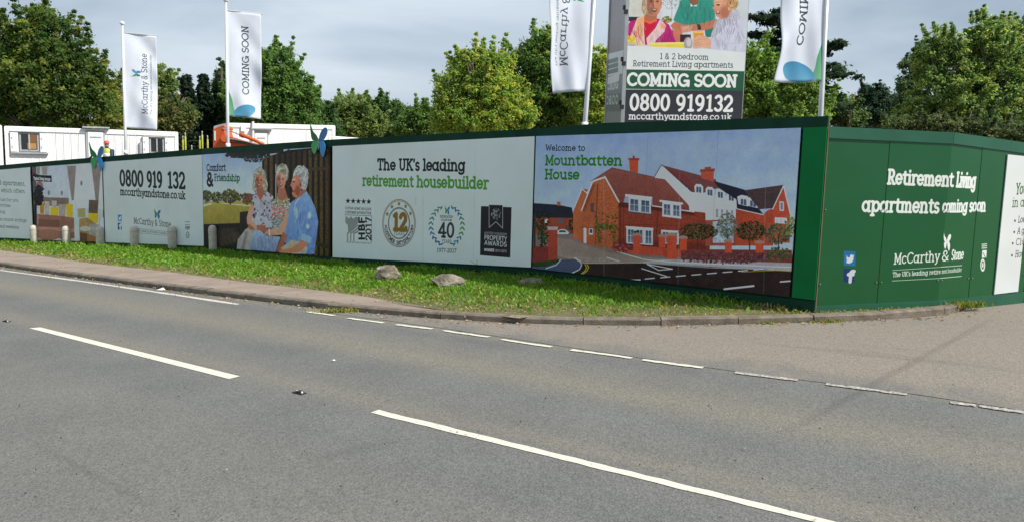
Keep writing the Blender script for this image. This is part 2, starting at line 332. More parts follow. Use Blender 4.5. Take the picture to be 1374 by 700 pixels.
# ------------------------------------------------------------ the street
def sheet(name, poly_xy, h, m, sub=0, drop=None):
    """horizontal sheet following the fall of the street"""
    bm = bmesh.new(); vs = [bm.verts.new((p[0], p[1], 0)) for p in poly_xy]; bm.faces.new(vs)
    bmesh.ops.triangulate(bm, faces=bm.faces[:])
    for X in (-32., 22.):
        bmesh.ops.bisect_plane(bm, geom=bm.verts[:]+bm.edges[:]+bm.faces[:], plane_co=(X, 0, 0), plane_no=(1, 0, 0))
    for v in bm.verts: v.co.z = h+zs(v.co.x)
    bmesh.ops.recalc_face_normals(bm, faces=bm.faces[:])
    me = bpy.data.meshes.new(name); bm.to_mesh(me); bm.free()
    if me.polygons[0].normal.z < 0: me.flip_normals()
    return tag(link(name, me, m), kind='structure')

def asphalt(name, c0, c1, c2, streaks=True, red=None):
    m = bpy.data.materials.new(name); m.use_nodes = True; n = m.node_tree.nodes; l = m.node_tree.links
    b = n['Principled BSDF']; b.inputs['Roughness'].default_value = .85; b.inputs['Specular IOR Level'].default_value = .25
    tc = n.new('ShaderNodeTexCoord'); out = tc.outputs['Object']
    def noise(sc, det=4, vec=None, rough=.5):
        q = n.new('ShaderNodeTexNoise'); q.inputs['Scale'].default_value = sc; q.inputs['Detail'].default_value = det; q.inputs['Roughness'].default_value = rough; l.new(vec or out, q.inputs['Vector']); return q.outputs[0]
    def ramp(inp, p0, p1, a, b_):
        r = n.new('ShaderNodeValToRGB'); r.color_ramp.elements[0].position = p0; r.color_ramp.elements[1].position = p1
        r.color_ramp.elements[0].color = (*a, 1) if len(a) == 3 else a; r.color_ramp.elements[1].color = (*b_, 1); l.new(inp, r.inputs[0]); return r.outputs[0]
    def mix(fac, a, b_, mode='MIX'):
        q = n.new('ShaderNodeMix'); q.data_type = 'RGBA'; q.blend_type = mode
        if isinstance(fac, float): q.inputs[0].default_value = fac
        else: l.new(fac, q.inputs[0])
        for s_, v in ((q.inputs[6], a), (q.inputs[7], b_)):
            if isinstance(v, tuple): s_.default_value = (*v, 1)
            else: l.new(v, s_)
        return q.outputs[2]
    # along-the-lane wear: stretched noise following the road direction
    mp = n.new('ShaderNodeMapping'); mp.inputs['Rotation'].default_value = (0, 0, ROAD_ANG); l.new(out, mp.inputs[0])
    # rotate so x runs along the road, then squash x
    mp2 = n.new('ShaderNodeMapping'); mp2.inputs['Scale'].default_value = (.07, .8, 1); l.new(mp.outputs[0], mp2.inputs[0])
    base = ramp(noise(1.1, 3), .35, .65, c0, c1)
    sxl = n.new('ShaderNodeSeparateXYZ'); l.new(mp.outputs[0], sxl.inputs[0]); wb = n.new('ShaderNodeMath'); wb.operation = 'MULTIPLY_ADD'; wb.inputs[1].default_value = .9; l.new(noise(.7, 4, mp2.outputs[0]), wb.inputs[0]); l.new(sxl.outputs[1], wb.inputs[2])
    mr = n.new('ShaderNodeMapRange'); mr.inputs[1].default_value = LANE[0]; mr.inputs[2].default_value = LANE[-1]; l.new(wb.outputs[0], mr.inputs[0])
    lr = n.new('ShaderNodeValToRGB'); l.new(mr.outputs[0], lr.inputs[0]); lr.color_ramp.interpolation = 'EASE'; els = lr.color_ramp.elements
    while len(els) > 1: els.remove(els[-1])
    for i_, (yv, val) in enumerate(zip(LANE, LANEV)):
        e_ = els[0] if i_ == 0 else els.new((yv-LANE[0])/(LANE[-1]-LANE[0])); e_.position = (yv-LANE[0])/(LANE[-1]-LANE[0]); e_.color = (val, val, val, 1)
    lm_ = n.new('ShaderNodeMath'); lm_.operation = 'MULTIPLY'; l.new(lr.outputs[0], lm_.inputs[0]); l.new(ramp(noise(.9, 3, mp2.outputs[0]), .2, .6, (.45, .45, .45), (1, 1, 1)), lm_.inputs[1])
    base = mix(lm_.outputs[0], base, c2)
    if red:      # the old surface grows thin and grey where the newer road laps over it
        A_, B_, c_main = red; d_ = (B_-A_).normalized(); nn_ = Vector((-d_.y, d_.x)); off_ = nn_.dot(A_)
        sx_ = n.new('ShaderNodeSeparateXYZ'); l.new(out, sx_.inputs[0]); m1_ = n.new('ShaderNodeMath'); m1_.operation = 'MULTIPLY_ADD'; m1_.inputs[1].default_value = nn_.x; m1_.inputs[2].default_value = -off_; l.new(sx_.outputs[0], m1_.inputs[0])
        m2_ = n.new('ShaderNodeMath'); m2_.operation = 'MULTIPLY_ADD'; m2_.inputs[1].default_value = nn_.y; l.new(sx_.outputs[1], m2_.inputs[0]); l.new(m1_.outputs[0], m2_.inputs[2])
        m3_ = n.new('ShaderNodeMath'); m3_.operation = 'MULTIPLY_ADD'; m3_.inputs[1].default_value = -1.3; l.new(noise(2.2, 5), m3_.inputs[0]); l.new(m2_.outputs[0], m3_.inputs[2])
        mr_ = n.new('ShaderNodeMapRange'); mr_.interpolation_type = 'SMOOTHSTEP'; mr_.inputs[1].default_value = -.85; mr_.inputs[2].default_value = -.15; mr_.inputs[3].default_value = .8; mr_.inputs[4].default_value = 0; l.new(m3_.outputs[0], mr_.inputs[0])
        base = mix(mr_.outputs[0], base, c_main)
    vor = n.new('ShaderNodeTexVoronoi'); vor.inputs['Scale'].default_value = 85; l.new(out, vor.inputs['Vector'])
    gr = ramp(vor.outputs['Color'], .1, .9, (.74, .74, .74), (1.24, 1.24, 1.24))
    base = mix(1.0, base, gr, 'MULTIPLY')
    sp = ramp(noise(120, 2, None, .7), .60, .68, (0, 0, 0), (1, 1, 1))
    spm = n.new('ShaderNodeMath'); spm.operation = 'MULTIPLY'; spm.inputs[1].default_value = .55; l.new(sp, spm.inputs[0])
    base = mix(spm.outputs[0], base, (.26, .255, .235))
    dk = ramp(noise(95, 2, None, .7), .33, .4, (1, 1, 1), (0, 0, 0))
    dkm = n.new('ShaderNodeMath'); dkm.operation = 'MULTIPLY'; dkm.inputs[1].default_value = .5; l.new(dk, dkm.inputs[0])
    base = mix(dkm.outputs[0], base, tuple(x*.35 for x in c0))
    # a few dark oily scuffs along the lane
    mp3 = n.new('ShaderNodeMapping'); mp3.inputs['Scale'].default_value = (.22, 2.2, 1); mp3.inputs['Location'].default_value = (3.3, 1.2, 0); l.new(mp.outputs[0], mp3.inputs[0])
    sc = ramp(noise(.8, 4, mp3.outputs[0]), .66, .8, (0, 0, 0), (1, 1, 1))
    scm = n.new('ShaderNodeMath'); scm.operation = 'MULTIPLY'; scm.inputs[1].default_value = .45; l.new(sc, scm.inputs[0])
    base = mix(scm.outputs[0], base, tuple(x*.55 for x in c0))
    if streaks:      # the faint dark streak running from the side road across the lane
        for (A, B, wd, al) in STREAKS:
            d = (B-A); L = d.length; d = d/L; nn = Vector((-d.y, d.x))
            sx = n.new('ShaderNodeSeparateXYZ'); l.new(out, sx.inputs[0])
            def dot(v, off):
                m1 = n.new('ShaderNodeMath'); m1.operation = 'MULTIPLY'; m1.inputs[1].default_value = v.x; l.new(sx.outputs[0], m1.inputs[0])
                m2 = n.new('ShaderNodeMath'); m2.operation = 'MULTIPLY_ADD'; m2.inputs[1].default_value = v.y; l.new(sx.outputs[1], m2.inputs[0]); l.new(m1.outputs[0], m2.inputs[2])
                m3 = n.new('ShaderNodeMath'); m3.operation = 'SUBTRACT'; m3.inputs[1].default_value = off; l.new(m2.outputs[0], m3.inputs[0]); return m3.outputs[0]
            def band(v, lo, hi, ed):
                # smooth 0..1..0
                r = n.new('ShaderNodeMapRange'); r.interpolation_type = 'SMOOTHSTEP'; r.inputs[1].default_value = lo; r.inputs[2].default_value = lo+ed; l.new(v, r.inputs[0])
                r2 = n.new('ShaderNodeMapRange'); r2.interpolation_type = 'SMOOTHSTEP'; r2.inputs[1].default_value = hi; r2.inputs[2].default_value = hi-ed; l.new(v, r2.inputs[0])
                q = n.new('ShaderNodeMath'); q.operation = 'MULTIPLY'; l.new(r.outputs[0], q.inputs[0]); l.new(r2.outputs[0], q.inputs[1]); return q.outputs[0]
            a_ = band(dot(d, d.dot(A)), 0, L, L*.25); b2 = band(dot(nn, nn.dot(A)), -wd, wd, wd*.9)
            q = n.new('ShaderNodeMath'); q.operation = 'MULTIPLY'; l.new(a_, q.inputs[0]); l.new(b2, q.inputs[1])
            q2 = n.new('ShaderNodeMath'); q2.operation = 'MULTIPLY'; q2.inputs[1].default_value = al; l.new(q.outputs[0], q2.inputs[0])
            base = mix(q2.outputs[0], base, tuple(x*.4 for x in c0))
    l.new(base, b.inputs['Base Color'])
    bp = n.new('ShaderNodeBump'); bp.inputs['Strength'].default_value = .45; bp.inputs['Distance'].default_value = .006
    l.new(vor.outputs['Distance'], bp.inputs['Height']); l.new(bp.outputs[0], b.inputs['Normal'])
    return m

ca, cb = ground(40, 441), ground(1110, 700); ROAD_ANG = -math.atan2((cb-ca).y, (cb-ca).x)
def _ly(px, py):
    g_ = ground(px, py); return g_.x*math.sin(ROAD_ANG)+g_.y*math.cos(ROAD_ANG)+.45
LANE = [_ly(687, y) for y in (700, 640, 606, 585, 560, 530, 503, 480, 464, 452)]; LANEV = [.35, .1, .2, .95, .35, .1, 1., .5, .1, .9]
STREAKS = [(ground(1345, 420), ground(1000, 610), .065, .26), (ground(30, 585), ground(235, 695), .05, .16), (ground(405, 620), ground(560, 585), .12, .15)]
M_road = asphalt('road_asphalt', (.112, .115, .113), (.134, .137, .133), (.172, .160, .132))
M_side = asphalt('side_road_asphalt', (.168, .158, .146), (.232, .180, .156), (.215, .190, .155), red=(ground(600, 441), ground(1374, 551), (.125, .127, .123)))
M_path = mat('path_tarmac', (.215, .168, .135), .9, col2=(.290, .235, .190), scale=2.2, bump=.5, bscale=90)
M_soil = mat('verge_soil', (.070, .085, .026), .95, col2=(.150, .125, .065), scale=3.0, bump=.6, bscale=30)
M_earth = mat('site_earth', (.16, .13, .09), .95, col2=(.22, .19, .14), scale=.6)
M_kerb = mat('kerb_concrete', (.105, .085, .062), .9, col2=(.215, .185, .145), scale=7, bump=.5, bscale=60)
def painted(name, c, worn):
    m = bpy.data.materials.new(name); m.use_nodes = True; n = m.node_tree.nodes; l = m.node_tree.links; b = n['Principled BSDF']; b.inputs['Roughness'].default_value = .7
    tc = n.new('ShaderNodeTexCoord'); q = n.new('ShaderNodeTexNoise'); q.inputs['Scale'].default_value = 38; q.inputs['Detail'].default_value = 6; q.inputs['Roughness'].default_value = .7; l.new(tc.outputs['Object'], q.inputs['Vector'])
    r = n.new('ShaderNodeValToRGB'); r.color_ramp.elements[0].position = worn-.04; r.color_ramp.elements[1].position = worn+.05
    r.color_ramp.elements[0].color = (.2, .19, .175, 1); r.color_ramp.elements[1].color = (*c, 1); l.new(q.outputs[0], r.inputs[0]); l.new(r.outputs[0], b.inputs['Base Color']); return m
M_line = painted('line_paint', (.58, .57, .475), .37); M_edge = painted('worn_line_paint', (.46, .43, .37), .49)

big = 900
sheet('ground', [(-big, -big), (big, -big), (big, big), (-big, big)], -.06, M_earth)

KERB = [(-420, 305), (-200, 330), (-90, 343), (0, 357.5), (100, 372), (223, 388.5), (340, 402.5), (442, 415), (500, 420), (560, 426), (623, 430), (716, 434.5), (812, 436.7), (900, 437), (1002, 434.8), (1060, 433.5), (1116, 431.5), (1194, 428.8), (1240, 426), (1276, 422.5), (1296, 417.5), (1307, 411.5)]
kp = [ground(*p) for p in KERB]
# resample to kerb stones about 0.9 m long
def resample(P, step):
    out = [P[0].copy()]; i = 0; cur = P[0].copy(); left = step
    for i in range(1, len(P)):
        while (P[i]-cur).length >= left:
            cur = cur+(P[i]-cur).normalized()*left; out.append(cur.copy()); left = step
        left -= (P[i]-cur).length; cur = P[i].copy()
    return out
def smoothP(P, it=2):
    for _ in range(it): P = [P[0]]+[(P[i-1]+2*P[i]+P[i+1])/4 for i in range(1, len(P)-1)]+[P[-1]]
    return P
kfine = smoothP(resample(kp, .3), 3)
KST = kfine[::3]
if (KST[-1]-kfine[-1]).length > .05: KST.append(kfine[-1])
def nrm(P, i):
    d = (P[min(i+1, len(P)-1)]-P[max(i-1, 0)]).normalized(); return Vector((-d.y, d.x))   # points away from the road
# roads: everything on our side of the kerb
road_poly = [(-70, -40), (60, -40), (60, 30), (kfine[-1].x+25, 30), (kfine[-1].x+.3, kfine[-1].y+6)]+[tuple(p) for p in reversed(kfine)]+[(-70, kfine[0].y+ (kfine[0].y-kfine[3].y)*8)]
sheet('road', road_poly, 0.0, M_road)
# side road: older, redder surface beyond the give-way edge
E0 = [ground(*p) for p in [(446, 420.5), (520, 430), (600, 441), (700, 456), (800, 471), (900, 486), (1000, 500), (1110, 514), (1215, 527), (1374, 551), (1700, 600)]]
side_poly = [tuple(p) for p in E0]+[(60, E0[-1].y), (60, 29), (kfine[-1].x+24, 29), (kfine[-1].x+.3, kfine[-1].y+5.9)]+[tuple(p) for p in reversed(kfine) if p.x > ground(452, 416).x]
sheet('side_road', side_poly, 0.004, M_side)

# kerb stones
kerb = empty('kerb', (0, 0, 0), None, None); tag(kerb, kind='structure')
for i in range(len(KST)-1):
    a, b = KST[i], KST[i+1]; d = (b-a).normalized(); g = .006; a2, b2 = a+d*g, b-d*g; na, nb = nrm(KST, i), nrm(KST, i+1); j = random.uniform(-.008, .008); j2 = random.uniform(-.01, .01)
    hK = .085+j; mb = MB(); o = j2
    a2 = a2+na*o; b2 = b2+nb*o; a3, b3 = a2+na*.02, b2+nb*.02; a4, b4 = a2+na*.125, b2+nb*.125
    mb.add([W3(*a2, -.05), W3(*b2, -.05), W3(*b2, hK-.02), W3(*a2, hK-.02), W3(*a3, hK), W3(*b3, hK), W3(*b4, hK), W3(*a4, hK), W3(*a4, -.05), W3(*b4, -.05)],
           [(0, 1, 2, 3), (3, 2, 5, 4), (4, 5, 6, 7), (7, 6, 9, 8), (0, 3, 4, 7, 8), (1, 9, 6, 5, 2)])
    mb.build('kerb_stone', M_kerb, kerb)
KB = [p+nrm(kfine, i)*.13 for i, p in enumerate(kfine)]

# footpath strip and verge
PATHB = [(-300, 305), (-120, 322), (0, 335), (111, 351), (223, 363), (334, 378), (420, 387), (500, 397), (549, 411), (620, 417), (665, 421), (712, 427)]
pb = [ground(*p, .09) for p in PATHB]; pbf = smoothP(resample(pb, .3), 2)
pb_end = min(range(len(KB)), key=lambda i: (KB[i]-pb[-1]).length)
sheet('footpath', [tuple(p) for p in KB[:pb_end+1]]+[tuple(p) for p in reversed(pbf)], .078, M_path)

def line(px, name='road_marking', m=None, h=.004):
    P = [ground(*p) for p in px]; mb = MB(); mb.add([W3(*p, h) for p in P], [tuple(range(len(P)))]); o = mb.build(name, m or M_line)
    if o.data.polygons[0].normal.z < 0: o.data.flip_normals()
    return tag(o, kind='structure')
def edged(q, n, name, m, h, jit):            # q: 4 ground corners, long edges subdivided and slightly ragged
    a, b, c, d = q; L = []; Rr = []
    u = (b-a).normalized(); nn = Vector((-u.y, u.x))
    for i in range(n+1):
        t = i/n; L.append(a.lerp(b, t)+nn*random.uniform(-jit, jit)); Rr.append(d.lerp(c, t)+nn*random.uniform(-jit, jit))
    mb = MB(); mb.add([W3(*p, h) for p in L+Rr], [(i, i+1, n+2+i, n+1+i) for i in range(n)]); o = mb.build(name, m)
    if o.data.polygons[0].normal.z < 0: o.data.flip_normals()
    return tag(o, kind='structure')
G = ground
edged([G(39, 440.2), G(54, 439), G(322, 504.8), G(307, 508.3)], 26, 'road_marking', M_line, .004, .004)
c1 = [G(496.5, 553.5), G(508, 549.8), G(874, 641.2), G(874, 649)]
# second dash carries on out of the frame
p0, p1 = G(497, 553.5), G(508, 549.8); q1 = G(1122, 700); q0 = G(1093, 700); ext = (q1-p1).normalized()*.6
edged([p0, p1, q1+ext, q0+ext] if False else [p1, q1+ext, q0+ext, p0], 40, 'road_marking', M_line, .004, .005)
dd = (G(307, 508)-G(39, 440)).normalized()
for (A, B) in [((-30, 359.2), (342, 412))]:
    P = [G(-300, 330), G(-120, 349), G(-30, 358.5), G(60, 370.5), G(140, 381.5), G(223, 393.5), G(342, 411.5)]
    P = smoothP(resample(P, .4), 1)
    mb = MB(); n = len(P); vs = []
    for i, p in enumerate(P): w = .042+random.uniform(-.01, .01); vs += [W3(*(p-nrm(P, i)*w), .004), W3(*(p+nrm(P, i)*w), .004)]
    mb.add(vs, [(2*i, 2*i+2, 2*i+3, 2*i+1) for i in range(n-1)]); o = mb.build('road_marking', painted('edge_line_paint', (.54, .50, .43), .42)); 
    if o.data.polygons[0].normal.z < 0: o.data.flip_normals()
    tag(o, kind='structure')
for (A, B) in [((411, 418.2), (449, 423.4)), ((467, 427), (515, 433.3)), ((532, 435.5), (580, 441.5)), ((595, 443.7), (656, 452.4)), ((673, 455.6), (740, 465.7)), ((766, 469.6), (848, 480.5)), ((862, 483), (943, 493.7)), ((986, 500), (1070, 510.5)), ((1108, 515.7), (1217, 529.5)), ((1275, 540.5), (1309, 544.5)), ((1314, 545.5), (1374, 553.6)), ((1400, 557), (1500, 571))]:
    a, b = G(*A), G(*B); u = (b-a).normalized(); nn = Vector((-u.y, u.x))*.031
    edged([a-nn, b-nn, b+nn, a+nn], 12, 'road_marking', M_edge if A[0] > 960 else M_line, .008, .008)
# ------------------------------------------------------------ hoarding
BASE = [(1093, 415), (715, 370.5), (445, 350.5), (273, 334), (144, 328.5), (47, 325.5), (-110, 320)]
TOPS = [(1108, 156.3), (717, 173.0), (446, 187.5), (273, 199.5), (144, 210.3), (46, 218.3), (-110, 232)]
HB = .11
VB = [ground(*p, HB) for p in BASE]
class Seg:
    """straight stretch of wall from A to B (A nearer the viewer's right)"""
    def __init__(s, A, B): s.A, s.B = A, B; s.d = (B-A).normalized(); s.n = Vector((-s.d.y, s.d.x)); s.L = (B-A).length
    def px(s, px, py):     # picture point on the face -> metres along, metres up
        r = ray(px, py); t = s.n.dot(s.A)/(s.n.x*r[0]+s.n.y*r[1]); x, y, z = r[0]*t, r[1]*t, EYE+r[2]*t
        return ((Vector((x, y))-s.A).dot(s.d), z-zs(x))
    def P(s, a, h, off=0.0):
        q = s.A+s.d*a+s.n*off; return Vector((q.x, q.y, h+zs(q.x)))
def top_h(seg, which, px): return seg.px(*px)[1]
LS = [Seg(VB[i+1], VB[i]) for i in range(6)]        # run left -> right as seen
for sg in LS:
    if sg.n.dot(-sg.A) < 0: sg.n = -sg.n
HT = [LS[0].px(*TOPS[0])[1]]+[LS[i].px(*TOPS[i+1])[1] for i in range(6)]
print('heights', [round(h, 2) for h in HT], [tuple(round(c, 2) for c in v) for v in VB])
def slab(seg, a0, a1, hb0, hb1, ht0, ht1, off, th, name, m, parent, uvc=None):
    """board between a0..a1 along the wall, bottom hb0->hb1, top ht0->ht1"""
    P = seg.P; v = [P(a0, hb0, off), P(a1, hb1, off), P(a1, hb1, off-th), P(a0, hb0, off-th), P(a0, ht0, off), P(a1, ht1, off), P(a1, ht1, off-th), P(a0, ht0, off-th)]
    sh = [(a0, hb0), (a1, hb1), (a1, hb1), (a0, hb0), (a0, ht0), (a1, ht1), (a1, ht1), (a0, ht0)]
    mb = MB(); mb.hexa(v); o = mb.build(name, m, parent)
    if uvc:
        uv = o.data.uv_layers.new(name='print')
        for lp in o.data.loops:
            s_, h_ = sh[lp.vertex_index]; uv.data[lp.index].uv = ((s_-uvc.s0)/(uvc.s1-uvc.s0), (h_-uvc.h0)/(uvc.h1-uvc.h0))
    return o
def printmat(name, img, rough=.5, coat=0.0, spec=.22):
    m = bpy.data.materials.new(name); m.use_nodes = True; n = m.node_tree.nodes; l = m.node_tree.links; b = n['Principled BSDF']
    t = n.new('ShaderNodeTexImage'); t.image = img; t.extension = 'EXTEND'; u = n.new('ShaderNodeUVMap'); u.uv_map = 'print'; l.new(u.outputs[0], t.inputs[0])
    tc = n.new('ShaderNodeTexCoord'); nz = n.new('ShaderNodeTexNoise'); nz.inputs['Scale'].default_value = 1.4; nz.inputs['Detail'].default_value = 6; l.new(tc.outputs['Object'], nz.inputs['Vector'])
    r = n.new('ShaderNodeValToRGB'); r.color_ramp.elements[0].position = .25; r.color_ramp.elements[1].position = .7; r.color_ramp.elements[0].color = (.90, .895, .87, 1); r.color_ramp.elements[1].color = (1, 1, 1, 1); l.new(nz.outputs[0], r.inputs[0])
    q = n.new('ShaderNodeMix'); q.data_type = 'RGBA'; q.blend_type = 'MULTIPLY'; q.inputs[0].default_value = 1; l.new(t.outputs[0], q.inputs[6]); l.new(r.outputs[0], q.inputs[7]); l.new(q.outputs[2], b.inputs['Base Color'])
    b.inputs['Roughness'].default_value = rough; b.inputs['Specular IOR Level'].default_value = spec; b.inputs['Coat Weight'].default_value = coat; b.inputs['Coat Roughness'].default_value = .1
    n3 = n.new('ShaderNodeTexNoise'); n3.inputs['Scale'].default_value = 1.6; n3.inputs['Detail'].default_value = 1; l.new(tc.outputs['Object'], n3.inputs['Vector'])
    bp = n.new('ShaderNodeBump'); bp.inputs['Strength'].default_value = .3; bp.inputs['Distance'].default_value = .03; l.new(n3.outputs[0], bp.inputs['Height']); l.new(bp.outputs[0], b.inputs['Normal'])
    return m
def photo_finish(c, sat=.85, grain=.05):
    a = c.a; k = a.copy()
    k[1:-1, 1:-1] = (a[1:-1, 1:-1]*4+a[:-2, 1:-1]+a[2:, 1:-1]+a[1:-1, :-2]+a[1:-1, 2:])/8
    g = k.mean(2, keepdims=True); k = g+(k-g)*sat
    k = 112+(k-112)*1.2; k = np.clip(k, 2, 255)
    k *= 1+grain*2*vnoise(c.h, c.w, 5, 91, 2)[..., None]+grain*2*vnoise(c.h, c.w, 40, 92, 2)[..., None]; c.a = k
def shade_print(c, g):    # artwork was mixed by eye against grey shade: bring it to the ink's own colour
    a = np.clip(c.a/255., 0, 1); L = np.where(a <= .04045, a/12.92, ((a+.055)/1.055)**2.4)*g; L = np.clip(L, 0, .84)
    c.a = np.where(L <= .0031308, L*12.92, 1.055*L**(1/2.4)-.055)*255
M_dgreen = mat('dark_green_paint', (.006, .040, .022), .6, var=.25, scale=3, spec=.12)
M_bgreen = mat('bright_green_paint', (.003, .150, .040), .5, var=.10, scale=2, spec=.12)
M_rgreen = mat('mid_green_paint', (.022, .100, .060), .4, var=.12, scale=2, spec=.25)  # lighter, bluer green of the right-hand fascia and kick boards
M_ply = mat('raw_ply_edge', (.30, .22, .13), .8)
M_post = mat('corner_timber', (.16, .11, .06), .8)
M_screw = mat('screw_zinc', (.5, .5, .48), .4, .8)

hoard = empty('site_hoarding', W3(*VB[0], HB), 'long dark green hoarding carrying the printed adverts, in shade along the verge', 'hoarding')
hoard.location = (0, 0, 0)
segname = []
FA = .15
for i, sg in enumerate(LS):
    hr, hl = HT[i], HT[i+1]          # right end, left end (a runs left->right)
    L = sg.L; n = max(1, round(L/1.22)); am, hm = sg.px(811, 165.2) if i == 0 else (L/2, (hl+hr)/2)
    hh = lambda a: hl+(hm-hl)*a/am if a < am else hm+(hr-hm)*(a-am)/(L-am)
    for k in range(n):
        a0, a1 = L*k/n+.003, L*(k+1)/n-.003
        j = random.uniform(-.003, .003)
        slab(sg, a0, a1, HB-.12, HB-.12, hh(a0)-.006, hh(a1)-.006, -.03+j, .018, 'board', M_dgreen, hoard)
    n2 = max(1, round(L/2.44))
    for k in range(n2):
        cu = [0, am, L] if n2 == 2 else [L*q/n2 for q in range(n2+1)]; a0, a1 = cu[k]+.002, cu[k+1]-.002
        slab(sg, a0, a1, hh(a0)-FA, hh(a1)-FA, hh(a0), hh(a1), .004, .03, 'fascia_board', M_dgreen, hoard)
        slab(sg, a0, a1, HB-.1, HB-.1, HB+.10, HB+.10, .0, .028, 'kick_board', M_dgreen, hoard)
    for k in range(n2+1):
        a = min(L-.14, max(.0, L*k/n2-.05)); slab(sg, a, a+.09, HB-.1, HB-.1, hh(a)-.05, hh(a)-.05, -.052, .09, 'post', M_ply, hoard)

def advert(seg, quad, ppm, label, boards, paint, gain=1.85, bgc=(170, 179, 177), off=.0, rough=.45, th=.012, coat=0., seams=None, name='advert_panel', photo=0):
    """quad: picture corners TL, TR, BR, BL of the printed face"""
    q = [seg.px(*p) for p in quad]; a0 = max(q[0][0], q[3][0])*0+(q[0][0]+q[3][0])/2; a1 = (q[1][0]+q[2][0])/2
    hb = (q[3][1], q[2][1]); ht = (q[0][1], q[1][1])
    c = Cv(a0, a1, min(hb)-.01, max(ht)+.01, ppm, bgc, seg.px); paint(c)
    if photo: photo_finish(c, photo)
    shade_print(c, gain)
    m = printmat(name+'_print', c.image(name+'_print'), rough, coat)
    root = empty(name, (0, 0, 0), label, 'advert panel', 'printed advert panels fixed along the hoarding')
    cuts = seams if seams else [a0+(a1-a0)*k/boards for k in range(boards+1)]
    for k in range(len(cuts)-1):
        x0, x1 = cuts[k]+.0012, cuts[k+1]-.0012; t0, t1 = (x0-a0)/(a1-a0), (x1-a0)/(a1-a0); j = random.uniform(-.0012, .0012)
        slab(seg, x0, x1, hb[0]+(hb[1]-hb[0])*t0, hb[0]+(hb[1]-hb[0])*t1, ht[0]+(ht[1]-ht[0])*t0, ht[0]+(ht[1]-ht[0])*t1, off+th+j, th, 'board', m, root, c)
    return root

